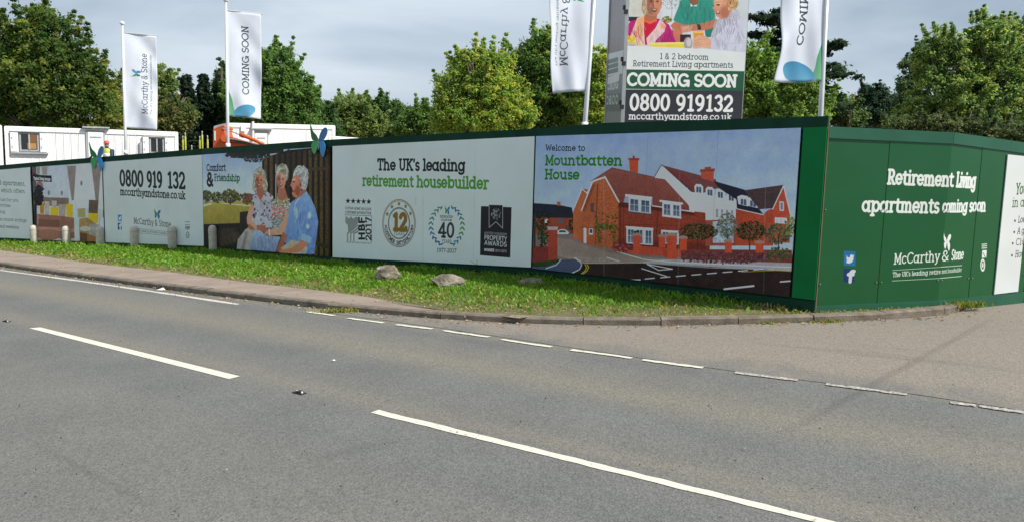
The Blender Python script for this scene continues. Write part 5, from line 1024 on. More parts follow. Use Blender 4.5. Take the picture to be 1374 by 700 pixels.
scrap(447, 485, .02, 'tiny white scrap lying on the carriageway below the first short dashes'); scrap(216, 389.5, .07, 'crumpled white scrap against the kerb face left of the road line end')

# ------------------------------------------------------------ butterfly ornaments on the hoarding top
def butterfly_ornament(seg, pxy, sx, sy, label, spread=1.):
    a, h = seg.px(*pxy); P0 = seg.P(a, h, .03); root = empty('butterfly_ornament', P0, label, 'ornament')
    d = Vector((seg.d.x, seg.d.y, 0)); nn = Vector((seg.n.x, seg.n.y, 0)); cols = [((.006, .10, .035), (.02, .20, .05)), ((.03, .26, .07), (.05, .36, .11)), ((.010, .08, .22), (.006, .18, .42)), ((.004, .20, .52), (.008, .26, .60))]
    for w, (c0, c1), nm in zip(WINGS, cols, ('upper_wing', 'lower_wing', 'upper_wing', 'lower_wing')):
        P = smooth_loop(w, 4); sd = -1 if w[1][0] < 0 else 1; mb = MB(); n = len(P); f = []
        for p in P:
            for th in (0, .008): f.append(d*(p[0]*sx)+Vector((0, 0, p[1]*sy))+nn*(abs(p[0])*sx*.06*spread+.01+th))
        mb.add(f, [tuple(2*i for i in range(n)), tuple(2*i+1 for i in range(n))[::-1]]+[(2*i, 2*i+1, 2*((i+1) % n)+1, 2*((i+1) % n)) for i in range(n)])
        m = mat('wing_'+nm+str(sd), c0, .35, col2=c1, scale=2); mb.build(nm, m, root)
    MB().tube([Vector((0, 0, -.5*sy))+nn*.02, Vector((0, 0, .08*sy))+nn*.02], .008, 6).build('bracket', M_steel, root)
butterfly_ornament(LS[2], (430, 189), .52, .37, 'large green and blue butterfly on the fascia above the wooden fence picture')
butterfly_ornament(LS[4], (132.5, 211), .50, .42, 'far smaller-looking butterfly above the lounge picture, wings nearly closed', 2.2)

# ------------------------------------------------------------ flags
def art_flag1(c):       # metres: 0..0.9 from the pole, 0..2.6 up
    c.text_uv('McCarthy & Stone', (.62, .42), (0, 1.66), (-.15, 0), (96, 104, 112), .085); c.text_uv("The UK's leading retirement housebuilder", (.75, .42), (0, 1.66), (-.055, 0), (140, 150, 158), .1, False)
    P = Cv.poly; cols = [(88, 178, 140), (70, 160, 120), (110, 180, 200), (90, 160, 200)]
    for w, col in zip(WINGS, cols): c.poly([(.33-p[1]*.16, 1.52+p[0]*.18) for p in smooth_loop(w)], col)
def art_flag2(c):
    c.text_uv('COMING SOON', (.56, .58), (0, 1.68), (-.16, 0), (78, 88, 96), .11)
    c.poly(smooth_loop([(0, .02), (0, .66), (.06, .58), (.13, .40), (.16, .22), (.2, .1), (.14, .03)], 5), (92, 176, 128), col2=(150, 212, 176)); c.poly(smooth_loop([(.18, .03), (.17, .12), (.3, .26), (.52, .33), (.70, .30), (.74, .2), (.62, .06), (.4, .0)], 5), (88, 168, 208), col2=(132, 200, 228))
def fmat(name, img):
    m = printmat(name, img, .75); n = m.node_tree.nodes; l = m.node_tree.links; b = n['Principled BSDF']; tr = n.new('ShaderNodeBsdfTranslucent'); mxn = n.new('ShaderNodeMixShader'); mxn.inputs[0].default_value = .45
    src = b.inputs['Base Color'].links[0].from_socket; l.new(src, tr.inputs[0]); l.new(b.outputs[0], mxn.inputs[1]); l.new(tr.outputs[0], mxn.inputs[2]); l.new(mxn.outputs[0], n['Material Output'].inputs[0]); return m
FM = []
for i, art in enumerate((art_flag1, art_flag2)):
    c = Cv(0, .9, 0, 2.6, 330, (238, 243, 253)); art(c); FM.append(fmat('flag_print', c.image('flag_print')))
M_cap = mat('pole_ball', (.8, .8, .8), .3)
def flag(pxb, pxt, Y, m, top_z, label, rootlabel, direction, zbot, length=2.6, width=.9, depthdir=0., sag=0., curl=0., ph=0.):
    """pxb/pxt: picture points of the pole near its foot and at its top"""
    B = at(*pxb, Y); T = at(*pxt, Y); u = (T-B).normalized(); foot = B-u*((B.z-(zs(B.x)-.02))/u.z); top = B+u*((top_z-B.z)/u.z)
    root = empty('flagpole', foot, rootlabel, 'flagpole', 'white flagpoles behind the hoarding'); L = (top-foot).length; up = (top-foot).normalized()
    MB().tube([Vector((0, 0, 0)), up*(L*.5), up*L], [.045, .04, .032], 10).build('pole', M_alu, root, True)
    MB().lathe([(.02, 0), (.055, .02), (.065, .05), (.05, .09), (.02, .105)], 12, up*L).build('finial', M_cap, root, True)
    MB().tube([up*(L*.42), up*(L*.42+.12)], .058, 10).build('collar', M_cap, root, True)
    tb = foot+up*(L-.2); armd = Vector((direction*math.cos(depthdir), math.sin(depthdir), 0)); MB().tube([tb-foot, tb-foot+armd*(width+.05)], .014, 6).build('top_arm', M_alu, root)
    nu, nv = 26, 50; vs = []; fs = []; uv = []
    for j in range(nv+1):
        v = j/nv; t = 1-v
        for i in range(nu+1):
            x = i/nu; amp = .065*x*(.35+t*1.2); w = amp*math.sin(x*5.2+v*5+ph)+.03*x*math.sin(v*13+ph+x*3)+.010*math.sin(v*23+x*9+ph*2)*x+.012*math.sin(9*v-14*x+ph)*t
            X = width*x*(1-.10*curl*t*t*x)+.0; bend = curl*t**2.5*x
            p = tb+armd*(X-.05*bend+ (.10*sag*x*math.sin(t*2.6)))-up*(length*t)+Vector((0, 0, -.02*x-.10*sag*x*t))+Vector((-armd.y, armd.x, 0))*(w*direction+bend*.25*direction*0)
            vs.append(p-tb); uv.append((x, v))
            if i < nu and j < nv: a = j*(nu+1)+i; fs.append((a, a+1, a+nu+2, a+nu+1))
    mb = MB(); mb.add(vs, fs); o = mb.build('banner_flag', m, None, True); o.location = tb; lay = o.data.uv_layers.new(name='print')
    for lp in o.data.loops: lay.data[lp.index].uv = uv[lp.vertex_index]
    sd = o.modifiers.new('cloth', 'SOLIDIFY'); sd.thickness = .003
    tag(o, label, 'flag', 'white banner flags on poles')
def topz(px, py, Y): return at(px, py, Y).z
flag((168, 175), (164, 34), 21, FM[0], topz(164, 34, 21), 'white banner flag with grey sideways wording, leftmost of the flags', 'leftmost flagpole, rising behind the white cabin', 1, 3.6, 2.62, .85, .42, .1, .3, .4)
flag((306, 195), (303, 3), 19, FM[1], topz(303, 3, 19), 'white banner flag reading COMING SOON, second from the left, fully in view', 'flagpole second from the left, rising beside the orange machine', 1, 3.6, 2.62, .83, .40, .1, .2, 2.)
flag((785, 165), (797, 0), 13, FM[0], 6.18, 'white banner flag seen from behind with mirrored wording, left of the tall sign board', 'leaning flagpole just left of the tall sign board', -1, 3.4, 2.72, .84, -.35, .5, 1.9, 3.3)
flag((1101, 155), (1109, 0), 11.5, FM[1], 5.97, 'white banner flag seen from behind with blue and green wing at its foot, far right', 'rightmost flagpole, right beside the corner of the hoardings', -1, 3.3, 2.45, .70, -.30, .5, -1.5, 5.)

# ------------------------------------------------------------ tall V-shaped sign board
YB = 15.0
def bpt(px, py, Y=YB): p = at(px, py, Y); return Vector((p.x, p.y))
SA = Seg(bpt(836, 160), bpt(995, 160, 15.1)); SA.n = -SA.n if SA.n.dot(-SA.A) < 0 else SA.n
SBs = Seg(bpt(813, 160, 17.2), bpt(833, 160, 15.0)); SBs.n = -SBs.n if SBs.n.dot(-SBs.A) < 0 else SBs.n
def art_board(c):
    P = c.poly; g = (44, 98, 74)
    P([(800, -80), (1020, -80), (1020, 200), (800, 200)], (228, 232, 232))
    c.fr = (800, 0, 6.543)
    P([(200, -600), (1350, -600), (1350, 460), (240, 440)], (206, 212, 216), var=.05, cell=120); P([(266, 0), (560, -10), (560, 150), (268, 140)], (214, 212, 204), var=.06, cell=40); P([(262, 150), (390, 152), (390, 250), (262, 250)], (60, 44, 54)); P([(262, 188), (330, 190), (330, 222), (262, 220)], (200, 196, 190))
    P([(560, -200), (760, -200), (720, 230), (580, 220)], (214, 220, 226), soft=5); blob(c, 650, 30, 70, 60, [(150, 162, 160), (120, 130, 126), (180, 186, 186)], 70, 5); c.line([(665, 10), (662, 190)], 4, (150, 156, 160)); blob(c, 620, 175, 40, 26, [(130, 140, 80), (170, 150, 70), (96, 110, 60)], 70, 8)
    # man in green polo shirt leaning in
    SK = (196, 122, 92); SD = (158, 92, 68)
    P([(760, -40), (900, -80), (1040, -30), (1040, 200), (1060, 330), (960, 330), (950, 250), (740, 225), (676, 180)], (60, 156, 138), col2=(52, 140, 126), var=.05, cell=30); P([(950, 240), (1030, 230), (1060, 320), (1000, 330), (960, 320)], (46, 128, 116)); P([(800, -60), (910, -60), (890, 40), (850, 46), (820, 30)], SD); P([(820, 30), (850, 52), (890, 44), (880, 60), (830, 60)], (216, 222, 220)); c.line([(870, 60), (885, 130)], 4, (40, 120, 110))
    P([(690, 190), (770, 222), (900, 214), (1060, 170), (1056, 240), (950, 270), (700, 282), (650, 230)], SK, var=.07, cell=16); P([(740, 236), (850, 228), (830, 280), (760, 290)], (212, 150, 122)); 
    for k in range(4): c.line([(765+k*14, 262-k*4), (778+k*16, 232-k*2)], 4, (226, 190, 170))
    P([(884, 216), (914, 218), (920, 264), (892, 262)], (44, 44, 50)); P([(650, 262), (760, 282), (740, 376), (690, 376)], (208, 122, 98), var=.06); P([(736, 306), (830, 306), (830, 376), (736, 376)], (64, 36, 46))
    # woman in pink, left
    P([(262, 250), (300, 190), (380, 170), (440, 150), (560, 170), (640, 220), (700, 376), (262, 410)], (196, 40, 128), col2=(176, 36, 110), var=.06, cell=22); P([(412, 176), (530, 168), (500, 290), (430, 330)], (206, 30, 62)); P([(300, 376), (300, 320), (360, 160), (420, 140), (418, 260), (430, 410), (330, 400)], (240, 206, 176), var=.05, cell=18); P([(360, 170), (420, 146), (416, 230), (400, 330), (340, 330)], (246, 176, 130), soft=5)
    P([(450, 410), (440, 340), (520, 250), (560, 170), (610, 222), (600, 280), (530, 350), (500, 400)], (240, 204, 204), var=.05, cell=18); P([(560, 200), (616, 225), (600, 268), (570, 250)], (240, 160, 130), soft=4); P([(420, 130), (530, 130), (532, 190), (470, 215), (420, 190)], (236, 110, 70)); P([(430, 100), (540, 90), (530, 165), (470, 190), (424, 176)], (186, 112, 84))
    HA = (212, 184, 158); c.ell(494, 26, 84, 116, mulc(HA, .85), 6, var=.14, cell=10); strands(c, 494, 22, 80, 110, HA, 220, 120, 420, ln=.4, w=5, rin=.6); P([(404, 0), (440, -40), (430, 60), (440, 120), (420, 150), (396, 90)], mulc(HA, .9), var=.2, cell=8); strands(c, 420, 60, 22, 80, HA, 60, ln=.7, w=4, rin=.2); face(c, 508, 34, 62, 112, (208, 138, 108), .15, HA, 1.4, 1, 5)
    folds(c, (270, 230, 400, 360), 26, (180, 40, 116), 6, 60, .4); folds(c, (600, 250, 680, 360), 20, (190, 40, 124), 6, 50, .4); folds(c, (310, 200, 410, 380), 26, (240, 196, 160), 5, 60, .5); folds(c, (470, 240, 590, 360), 26, (236, 190, 186), 5, 50, .5); folds(c, (720, 0, 1020, 180), 60, (56, 146, 130), 8, 70, .4)
    # woman right, pale scarf
    P([(1000, 440), (1000, 330), (1080, 250), (1180, 160), (1290, 150), (1310, 470), (1000, 460)], (206, 206, 224), var=.03, cell=40); c.line([(1240, 200), (1244, 380), (1060, 400)], 3, (176, 178, 204)); P([(1010, 300), (1060, 180), (1160, 110), (1240, 84), (1270, 160), (1150, 220), (1070, 300), (1010, 350)], (192, 190, 206), var=.08, cell=12)
    for k in range(7): c.line([(1050+k*22, 200-k*14), (1020+k*34, 330-k*24)], 4, (160, 158, 180))
    folds(c, (1040, 120, 1250, 260), 60, (186, 184, 200), 6, 50, .6); folds(c, (1040, 260, 1280, 420), 40, (200, 200, 220), 7, 60, .4)
    c.ell(1122, 20, 88, 138, (214, 150, 118), 6, var=.07, cell=12); P([(1034, 60), (1018, 74), (1036, 92), (1050, 140), (1100, 172), (1160, 150), (1150, 60)], (212, 148, 118), var=.05); c.ell(1130, 110, 40, 56, (164, 100, 76), soft=9, al=.7); c.ell(1070, 20, 40, 40, (236, 184, 152), soft=8, al=.7); c.ell(1070, 46, 17, 7, (70, 46, 40)); c.line([(1046, 26), (1092, 18)], 6, (170, 130, 90)); c.ell(1066, 84, 24, 18, (232, 150, 130), soft=5, al=.6)
    P([(1050, 108), (1088, 96), (1084, 124), (1056, 126)], (140, 52, 50)); P([(1056, 109), (1082, 101), (1078, 112), (1060, 116)], (240, 236, 232)); c.line([(1096, 80), (1108, 104), (1100, 130)], 4, (176, 112, 88))
    P([(1140, -60), (1240, -40), (1240, 60), (1220, 90), (1170, 60), (1150, 0)], (190, 148, 92), var=.2, cell=7); strands(c, 1190, 0, 60, 90, (214, 174, 116), 160, ln=.5, w=5, rin=.2); c.ell(1176, 24, 13, 26, (200, 134, 106)); c.ell(1178, 26, 6, 14, (150, 90, 70))
    P([(850, 280), (940, 280), (944, 330), (856, 340)], (226, 150, 50)); P([(856, 284), (938, 284), (938, 294), (856, 294)], (246, 200, 120)); P([(850, 340), (900, 310), (960, 320), (1010, 352), (1004, 432), (930, 420), (846, 436)], (226, 172, 140), var=.06, cell=12); 
    for k in range(3): c.line([(860, 360+k*22), (930, 346+k*24)], 3, (190, 130, 104))
    c.ell(806, 384, 38, 56, (170, 160, 166)); c.ell(812, 376, 22, 36, (206, 200, 204)); P([(470, 378), (770, 372), (770, 424), (480, 428)], (238, 214, 70), var=.05); P([(470, 378), (770, 372), (770, 390), (476, 396)], (246, 232, 130)); blob(c, 300, 350, 40, 34, [(244, 206, 50), (230, 180, 30), (250, 222, 100)], 60, 9); P([(250, 378), (340, 372), (350, 396), (250, 400)], (190, 200, 170))
    P([(240, 400), (480, 410), (1000, 436), (1300, 462), (1300, 480), (240, 450)], (224, 230, 232)); c.line([(240, 440), (1280, 466)], 2, (190, 196, 198))
    c.fr = (810, 0, 3.684); P([(80, 246), (720, 262), (720, 380), (80, 366)], (226, 231, 231))
    c.text('1 & 2 bedroom', (276, 292), (516, 297), 27, (52, 66, 66), .09); c.text('Retirement Living apartments', (144, 328), (637, 336), 27, (52, 66, 66), .09)
    P([(80, 344), (720, 354), (720, 452), (80, 440)], (44, 92, 68)); P([(80, 443), (720, 451), (720, 800), (80, 800)], (58, 60, 66)); c.text('COMING SOON', (117, 421), (652, 429), 56, (236, 240, 238), .165, cap1=54)
    c.text('0800 919132', (128, 543), (632, 549), 74, (238, 240, 240), .13, cap1=72); c.text('mccarthyandstone.co.uk', (124, 590), (630, 594), 30, (232, 234, 234), .12); c.fr = (0, 0, 1.)
def art_board2(c):
    P = c.poly; P([(780, -120), (850, -120), (850, 200), (780, 200)], (150, 138, 136), var=.12, cell=10)
    for k in range(12): c.line([(812+k*1.9, -100), (811+k*1.9, 72)], .5, (130, 116, 114), .7)
    P([(780, 82), (850, 64), (850, 110), (780, 110)], (222, 226, 230)); 
    for k in range(3): c.line([(814, 84+k*7), (829, 80+k*7)], .7, (120, 130, 130))
    P([(780, 110), (850, 96), (850, 200), (780, 200)], (128, 138, 140)); P([(780, 130), (850, 124), (850, 200), (780, 200)], (104, 108, 112)); 
    c.text('COMING', (813, 121), (829, 118), 9, (220, 222, 224), .2); c.text('0800', (813, 140), (829, 139), 9, (200, 202, 204), .2)
    P([(780, 150), (850, 150), (850, 200), (780, 200)], (136, 140, 142)); c.line([(812, 110), (830, 104)], 1.2, (226, 228, 230))
sb = empty('sign_board', (0, 0, 0), 'tall V-shaped site sign with laughing people and white COMING SOON lettering', 'sign board')
for sg_, art, bg_, ppm, nm, n_ in ((SA, art_board, (228, 232, 232), 330, 'right_face', 2), (SBs, art_board2, (150, 138, 136), 200, 'left_face', 2)):
    hb = sg_.px(915 if sg_ is SA else 823, 166)[1]-.25; ht = hb+3.45; c = Cv(0, sg_.L, hb, ht, ppm, bg_, sg_.px); art(c); shade_print(c, .98 if sg_ is SA else 1.0); m = printmat('sign_board_print', c.image('sign_board_print'), .35)
    for k in range(n_): slab(sg_, sg_.L*k/n_+.001, sg_.L*(k+1)/n_-.001, hb, hb, ht, ht, 0, .02, 'panel', m, sb, c)
    for a in (-.045, sg_.L*.5, sg_.L-.05):
        if sg_ is SBs and a > sg_.L-.1: continue
        slab(sg_, a, a+.07, -.1, -.1, ht+.05, ht+.05, -.024 if a > 0 else .03, .07, 'post', M_steel, sb)
    for hz in (.35, 1.2, 2.2):
        slab(sg_, .02, sg_.L-.02, hb+hz, hb+hz, hb+hz+.05, hb+hz+.05, -.098, .04, 'rail', M_steel, sb)
        slab(sg_, -.075 if sg_ is SA else sg_.L-.03, .0 if sg_ is SA else sg_.L+.02, hb+hz+.2, hb+hz+.2, hb+hz+.28, hb+hz+.28, .05, .05, 'clamp', M_black, sb)
# ------------------------------------------------------------ site behind the hoarding: cabins, machine, posts
SITE = at(5.5, 170, 24.9).z-2.63          # the site platform stands higher than the street on the left
mb = MB(); mb.add([(-45, 30.6, SITE), (-15, 24.4, SITE), (2, 20.5, SITE), (6, 26, SITE), (6, 60, SITE), (-45, 60, SITE)], [(0, 1, 2, 3, 4, 5)]); o = mb.build('site_platform', M_earth); tag(o, kind='structure')
mb = MB(); mb.add([(-45, 30.6, SITE), (-15, 24.4, SITE), (2, 20.5, SITE), (2, 19.0, zs(2)-.1), (-15, 23.6, zs(-15)-.1), (-45, 30, zs(-45)-.1)], [(0, 1, 4, 5), (1, 2, 3, 4)]); tag(mb.build('site_bank', M_earth), kind='structure')
M_cab = mat('cabin_paint', (.78, .79, .79), .5, var=.05, scale=1.5); M_cabs = mat('cabin_grey_trim', (.36, .38, .40), .5); M_ribgrey = mat('rib_shade_hinge_grey', (.34, .36, .38), .6); M_glass = mat('dark_glass', (.02, .022, .025), .12, spec=.6); M_wood = mat('ply_screen', (.32, .17, .06), .7, col2=(.42, .25, .10), scale=2)
def cabin(x0, x1, yf, z0, z1, dz, depth, label, wins, doors, ribs_n, yaw=0.):
    """dz: top falls by this much from left to right"""
    root = empty('site_cabin', (x0, yf, z0), label, 'site cabin', rz=yaw); L = x1-x0; H = z1-z0
    S = lambda x: -dz*x/L
    def q(mb, a, b, ya, yb, za, zb): mb.hexa([(a, ya, za+S(a)), (b, ya, za+S(b)), (b, yb, za+S(b)), (a, yb, za+S(a)), (a, ya, zb+S(a)), (b, ya, zb+S(b)), (b, yb, zb+S(b)), (a, yb, zb+S(a))]); return mb
    body = q(MB(), .06, L-.06, .03, depth-.03, 0, H-.04).build('wall', M_cab, root)
    fr = None
    for a, b in ((0, .12), (L-.12, L)):
        for ya, yb in ((0, .12), (depth-.12, depth)): q(MB(), a, b, ya, yb, -.02, H).build('corner_post', M_cab, root)
    for ya, yb in ((-.004, .10), (depth-.1, depth+.004)):
        q(MB(), .12, L-.12, ya, yb, H-.14, H+.004).build('top_rail', M_cab, root); q(MB(), .12, L-.12, ya, yb, -.03, .12).build('bottom_rail', M_cab, root)
    for xa, xb in ((-.003, .1), (L-.1, L+.003)): q(MB(), xa, xb, .12, depth-.12, H-.14, H+.004).build('top_rail', M_cab, root)
    q(MB(), .02, L-.02, .02, depth-.02, H-.03, H+.02).build('roof', M_cab, root)
    for k in range(ribs_n):
        a = .3+(L-.6)*k/(ribs_n-1)
        if any(w[0]-.03 < a < w[1]+.03 for w in doors): continue
        segz = [(.13, H-.15)]
        for w in wins:
            if w[4]-.05 < a < w[5]+.05: segz = [(.13, w[2]-.1), (w[3]+.08, H-.15)]
        for za, zb in segz: q(MB(), a-.016, a+.016, .020, .032, za, zb).build('wall_rib', M_cabs if k % 2 == 0 and False else M_cab, root)
        q(MB(), a+.02, a+.035, .024, .031, segz[-1][0], segz[-1][1]).build('rib_shade_strip', M_ribgrey, root)  # grey strip paints in the line of shade beside each wall rib
    for (a, b, za, zb, sa, sb_, inner) in wins:
        w = q(MB(), a-.05, b+.05, -.02, .05, za-.05, zb+.05).build('window', M_cabs, root)
        q(MB(), a, b, -.026, -.012, za, zb).build('pane', M_glass if inner != 'wood' else M_glass, w)
        if inner == 'wood':
            q(MB(), (a+b)/2-.05, b-.03, -.034, -.027, za+.02, zb-.3).build('blind', M_wood, w); q(MB(), (a+b)/2, b-.01, -.032, -.027, zb-.29, zb-.01).build('blind', mat('dark_ply_screen', (.16, .08, .03), .7), w)
        q(MB(), (a+b)/2-.02, (a+b)/2+.02, -.045, -.027, za, zb).build('mullion', M_cabs, w)
        for s0, s1 in ((sa, a-.08), (b+.08, sb_)):
            sh = q(MB(), s0, s1, -.07, -.03, za-.08, zb+.06).build('shutter', M_cab, root)
            for hz in (.12, zb-za-.1): q(MB(), s0+.03, s0+.06, -.078, -.07, za+hz-.08, za+hz).build('hinge', M_ribgrey, sh)
        q(MB(), sa, sb_, -.09, -.0, zb+.07, zb+.1).build('drip_rail', M_cabs, root); q(MB(), sa, sb_, -.09, -.0, za-.14, za-.10).build('sill', M_cabs, root)
    for (a, b, za, zb) in doors:
        d_ = q(MB(), a, b, -.02, .03, za, zb).build('door_frame', M_cabs, root); q(MB(), a+.06, b-.06, -.035, -.02, za, zb-.06).build('door', M_cab, d_); q(MB(), a+.12, b-.12, -.05, -.036, zb-.25, zb-.21).build('door_hood', M_cabs, root)
        q(MB(), a-.1, b+.15, -.14, .0, zb+.08, zb+.13).build('canopy', M_cabs, root); q(MB(), b-.18, b-.14, -.09, -.036, za+.95, za+1.0).build('handle', M_steel, d_)
    return root, S
def frontage(pa, Ya, pb, Yb):
    a, b = at(*pa, Ya), at(*pb, Yb); sgc = Seg(Vector((a.x, a.y)), Vector((b.x, b.y))); yaw = math.atan2(b.y-a.y, b.x-a.x)
    def loc(px, py):      # metres along the front, height above the cabin floor at that place
        u, h = sgc.px(px, py); z = h+zs((sgc.A+sgc.d*u).x); return u, z-(a.z-2.6)+(a.z-b.z)*u/sgc.L
    return a, b, sgc.L, yaw, loc
A, B, L, yaw, loc = frontage((5.5, 170), 24.9, (239, 178), 27.7)
cx = lambda px: loc(px, 190)[0]; cz = lambda px, py: loc(px, py)[1]
c1r, c1S = cabin(A.x, A.x+L, A.y, A.z-2.6, A.z, A.z-B.z, 2.44, 'white ribbed site cabin with two shuttered windows, left behind the hoarding',
      [(cx(28.5), cx(50), cz(40, 201), cz(40, 180.5), cx(14), cx(64.5), 'wood'), (cx(202.5), cx(218), cz(210, 204), cz(210, 186.5), cx(191.5), cx(233.5), '')], [(cx(115.5), cx(141), .12, cz(128, 175.5))], 22, yaw)
MB().box(cx(187), cx(190.2), -.06, .0, .9, cz(188, 188)).build('meter_box', M_cabs, c1r)
# neighbour cabin seen only as a sliver at the frame edge
A2, B2, L2, y2, _ = frontage((-210, 158), 22.4, (2.5, 169), 24.7)
cabin(A2.x, A2.x+L2, A2.y, A2.z-2.6, A2.z, A2.z-B2.z, 2.44, 'shaded cabin just showing at the left edge of the photo beside the white ribbed one', [], [], 16, y2)
# second cabin, plain, with the orange machine in front
A3, B3, L3, y3, loc3 = frontage((305, 165.8), 27, (450, 169.3), 29.2)
r3, S3 = cabin(A3.x, A3.x+L3, A3.y, A3.z-2.6, A3.z, A3.z-B3.z, 2.44, 'plain white cabin behind the orange machine with flat panelled side', [], [(loc3(340, 190)[0], loc3(360, 190)[0], .12, loc3(350, 177)[1])], 5, y3)
v0, v1 = loc3(323, 168.5), loc3(329, 176); MB().box(v0[0], v1[0], -.05, .02, v1[1], v0[1]).build('vent_box', M_cab, r3); dpx = loc3(339, 180)[0]; MB().tube([(dpx, -.06, 0), (dpx, -.06, 2.72)], .045, 8).build('downpipe', M_cab, r3)
# long low white unit further right
A4, B4, L4, y4, _ = frontage((448, 183.6), 30, (484, 182.9), 31); cabin(A4.x, A4.x+L4, A4.y, A4.z-2.6, A4.z, .0, 2.44, 'low white cabin roof just showing right of the large butterfly', [], [], 4, y4)

# steps and handrail at the cabin door
st = empty('cabin_steps', (0, 0, 0), 'dark steel steps with handrail at the white cabin door', 'steps')
p = at(133, 201, 25.6); q_ = at(152.5, 201.5, 25.6); r_ = at(152.5, 213, 25.6)
MB().tube([(p.x, 25.6, SITE), p, q_, (q_.x, 25.6, SITE)], .025, 6).build('handrail', M_black, st)
for a, b in (((119, 214), (125.5, 207.5)), ((128, 213.5), (134, 207.5))): MB().tube([at(*a, 24.9), at(*b, 24.9)], .03, 6).build('stair_rail', M_black, st)
for k in range(3): MB().box(p.x-.05, q_.x-.1, 25.0+k*.2, 25.2+k*.2, SITE, SITE+.17*(k+1)).build('tread', M_steel, st)

# worker in hi-vis on the steps
def worker(px, py_top, Y, label):
    T = at(px, py_top, Y); base = T.z-1.78; root = empty('person', (T.x, Y, base), label, 'person')
    V = []; E = []; Rd = []
    def add(p, r, par=None):
        V.append(p); Rd.append(r); 
        if par is not None: E.append((par, len(V)-1))
        return len(V)-1
    pel = add((0, 0, .95), .15); b1 = add((0, 0, 1.15), .14, pel); b2 = add((0, .0, 1.38), .16, b1); nk = add((0, -.01, 1.52), .06, b2); hd = add((0, -.03, 1.62), .085, nk); add((0, -.03, 1.70), .085, hd)
    for s in (-1, 1):
        h = add((.1*s, 0, .88), .095, pel); kn = add((.12*s, -.05, .48), .065, h); an = add((.12*s, .02, .09), .045, kn); add((.13*s, -.14, .04), .04, an)
        sh = add((.19*s, 0, 1.43), .06, b2); el = add((.27*s, -.06 if s < 0 else -.12, 1.17), .045, sh); wr = add((.22*s, -.26, 1.02), .03, el); add((.2*s, -.33, 1.0), .035, wr)
    me = bpy.data.meshes.new('body'); me.from_pydata(V, E, []); o = link('body', me, mat('work_clothes', (.03, .05, .12), .8), root); sk = o.modifiers.new('s', 'SKIN'); o.modifiers.new('d', 'SUBSURF').levels = 1; o.modifiers['d'].render_levels = 2
    for i, r in enumerate(Rd): me.skin_vertices[0].data[i].radius = (r, r*.85)
    me.skin_vertices[0].data[0].use_root = True
    MB().lathe([(.15, 1.0), (.165, 1.1), (.172, 1.3), (.16, 1.44), (.09, 1.5)], 14).build('hi_vis_vest', mat('hi_vis_yellow', (.42, .50, .06), .6), root, True)
    MB().lathe([(.168, 1.15), (.173, 1.16), (.175, 1.28), (.172, 1.29)], 14).build('reflective_band', M_white, root, True)
    MB().lathe([(.07, 1.56), (.083, 1.6), (.088, 1.66), (.08, 1.72)], 12, (0, -.03, 0)).build('face', mat('skin', (.42, .24, .17), .6), root, True)
    MB().lathe([(.125, 1.695), (.12, 1.705), (.108, 1.71), (.10, 1.77), (.07, 1.81), (.02, 1.825)], 14, (0, -.035, 0)).build('hard_hat', mat('red_plastic', (.5, .05, .03), .35), root, True)
    root.scale = (.8, .8, .8); root.location.z = T.z-1.825*.8; return root
worker(143.5, 189, 25.3, 'worker in a red hard hat and yellow vest bending at the cabin door')
# orange machine: upright counterweight, boom and lift ram
M_or = mat('orange_paint', (.56, .095, .018), .4, var=.12); M_hose = mat('hose_black', (.02, .02, .02), .5)
mc = empty('boom_lift', (0, 0, 0), 'orange boom machine with hoses in front of the plain white cabin', 'boom machine'); Ym = 23.5
def pr(pts, Y0, Y1, name, m):
    F = [at(px, py, Y0) for px, py in pts]; Bk = [Vector((p.x, Y1, p.z)) for p in F]; n = len(F); mb = MB(); mb.add(F+Bk, [tuple(range(n)), tuple(range(n, 2*n))[::-1]]+[(i, i+n, (i+1) % n+n, (i+1) % n) for i in range(n)]); return mb.build(name, m, mc)
pr([(286, 205), (286, 174.5), (289.5, 172), (297, 169), (300.5, 168.5), (301.5, 171), (300, 176), (302, 184), (303.5, 205)], Ym, Ym+.7, 'counterweight', M_or)
MB().box(at(287.2, 190, Ym-.02).x, at(289.6, 190, Ym).x, Ym-.012, Ym-.002, at(288, 189, Ym).z, at(288, 176, Ym).z).build('decal_strip', M_white, mc)
pr([(298, 205), (299, 187), (303, 184.5), (309, 184), (322, 188), (345, 193.5), (362, 197), (362, 214)], Ym+.1, Ym+.55, 'boom', M_or)
MB().tube([at(299, 173, Ym), at(311, 176.8, Ym), at(325, 182.5, Ym)], [.022, .022, .02], 7).build('ram_rod', M_steel, mc)
MB().tube([at(322, 180.8, Ym), at(326, 182.2, Ym), at(330, 183.5, Ym), at(345, 190, Ym), at(354, 194, Ym)], [.07, .078, .06, .055, .05], 10).build('ram_cylinder', M_or, mc, True)
for y0, c in ((185.5, 2.4), (187.5, 3.5), (184, 1.5)): MB().tube([at(299+6*k, y0+k*1.3+(c if 0 < k < 8 else 0)*.3*math.sin(k), Ym-.05) for k in range(9)], .018, 6).build('hose', M_hose if c > 2 else M_steel, mc)
MB().tube([at(301, 186, Ym-.08), at(301, 186, Ym+.8)], .11, 12).build('pivot_pin', M_or, mc)
g0 = at(318, 205, Ym); MB().box(g0.x-1.0, g0.x+1.1, Ym-.25, Ym+1.1, SITE+.35, SITE+.8).build('chassis', M_or, mc, bevel=.04)
for sx in (-.75, .85):
    for sy in (-.3, 1.0):
        w = MB().tube([(g0.x+sx, Ym+sy-.12, SITE+.36), (g0.x+sx, Ym+sy+.12, SITE+.36)], .36, 18).build('wheel', M_black, mc); MB().tube([(g0.x+sx, Ym+sy-.135, SITE+.36), (g0.x+sx, Ym+sy+.135, SITE+.36)], .17, 12).build('rim', M_or, w)
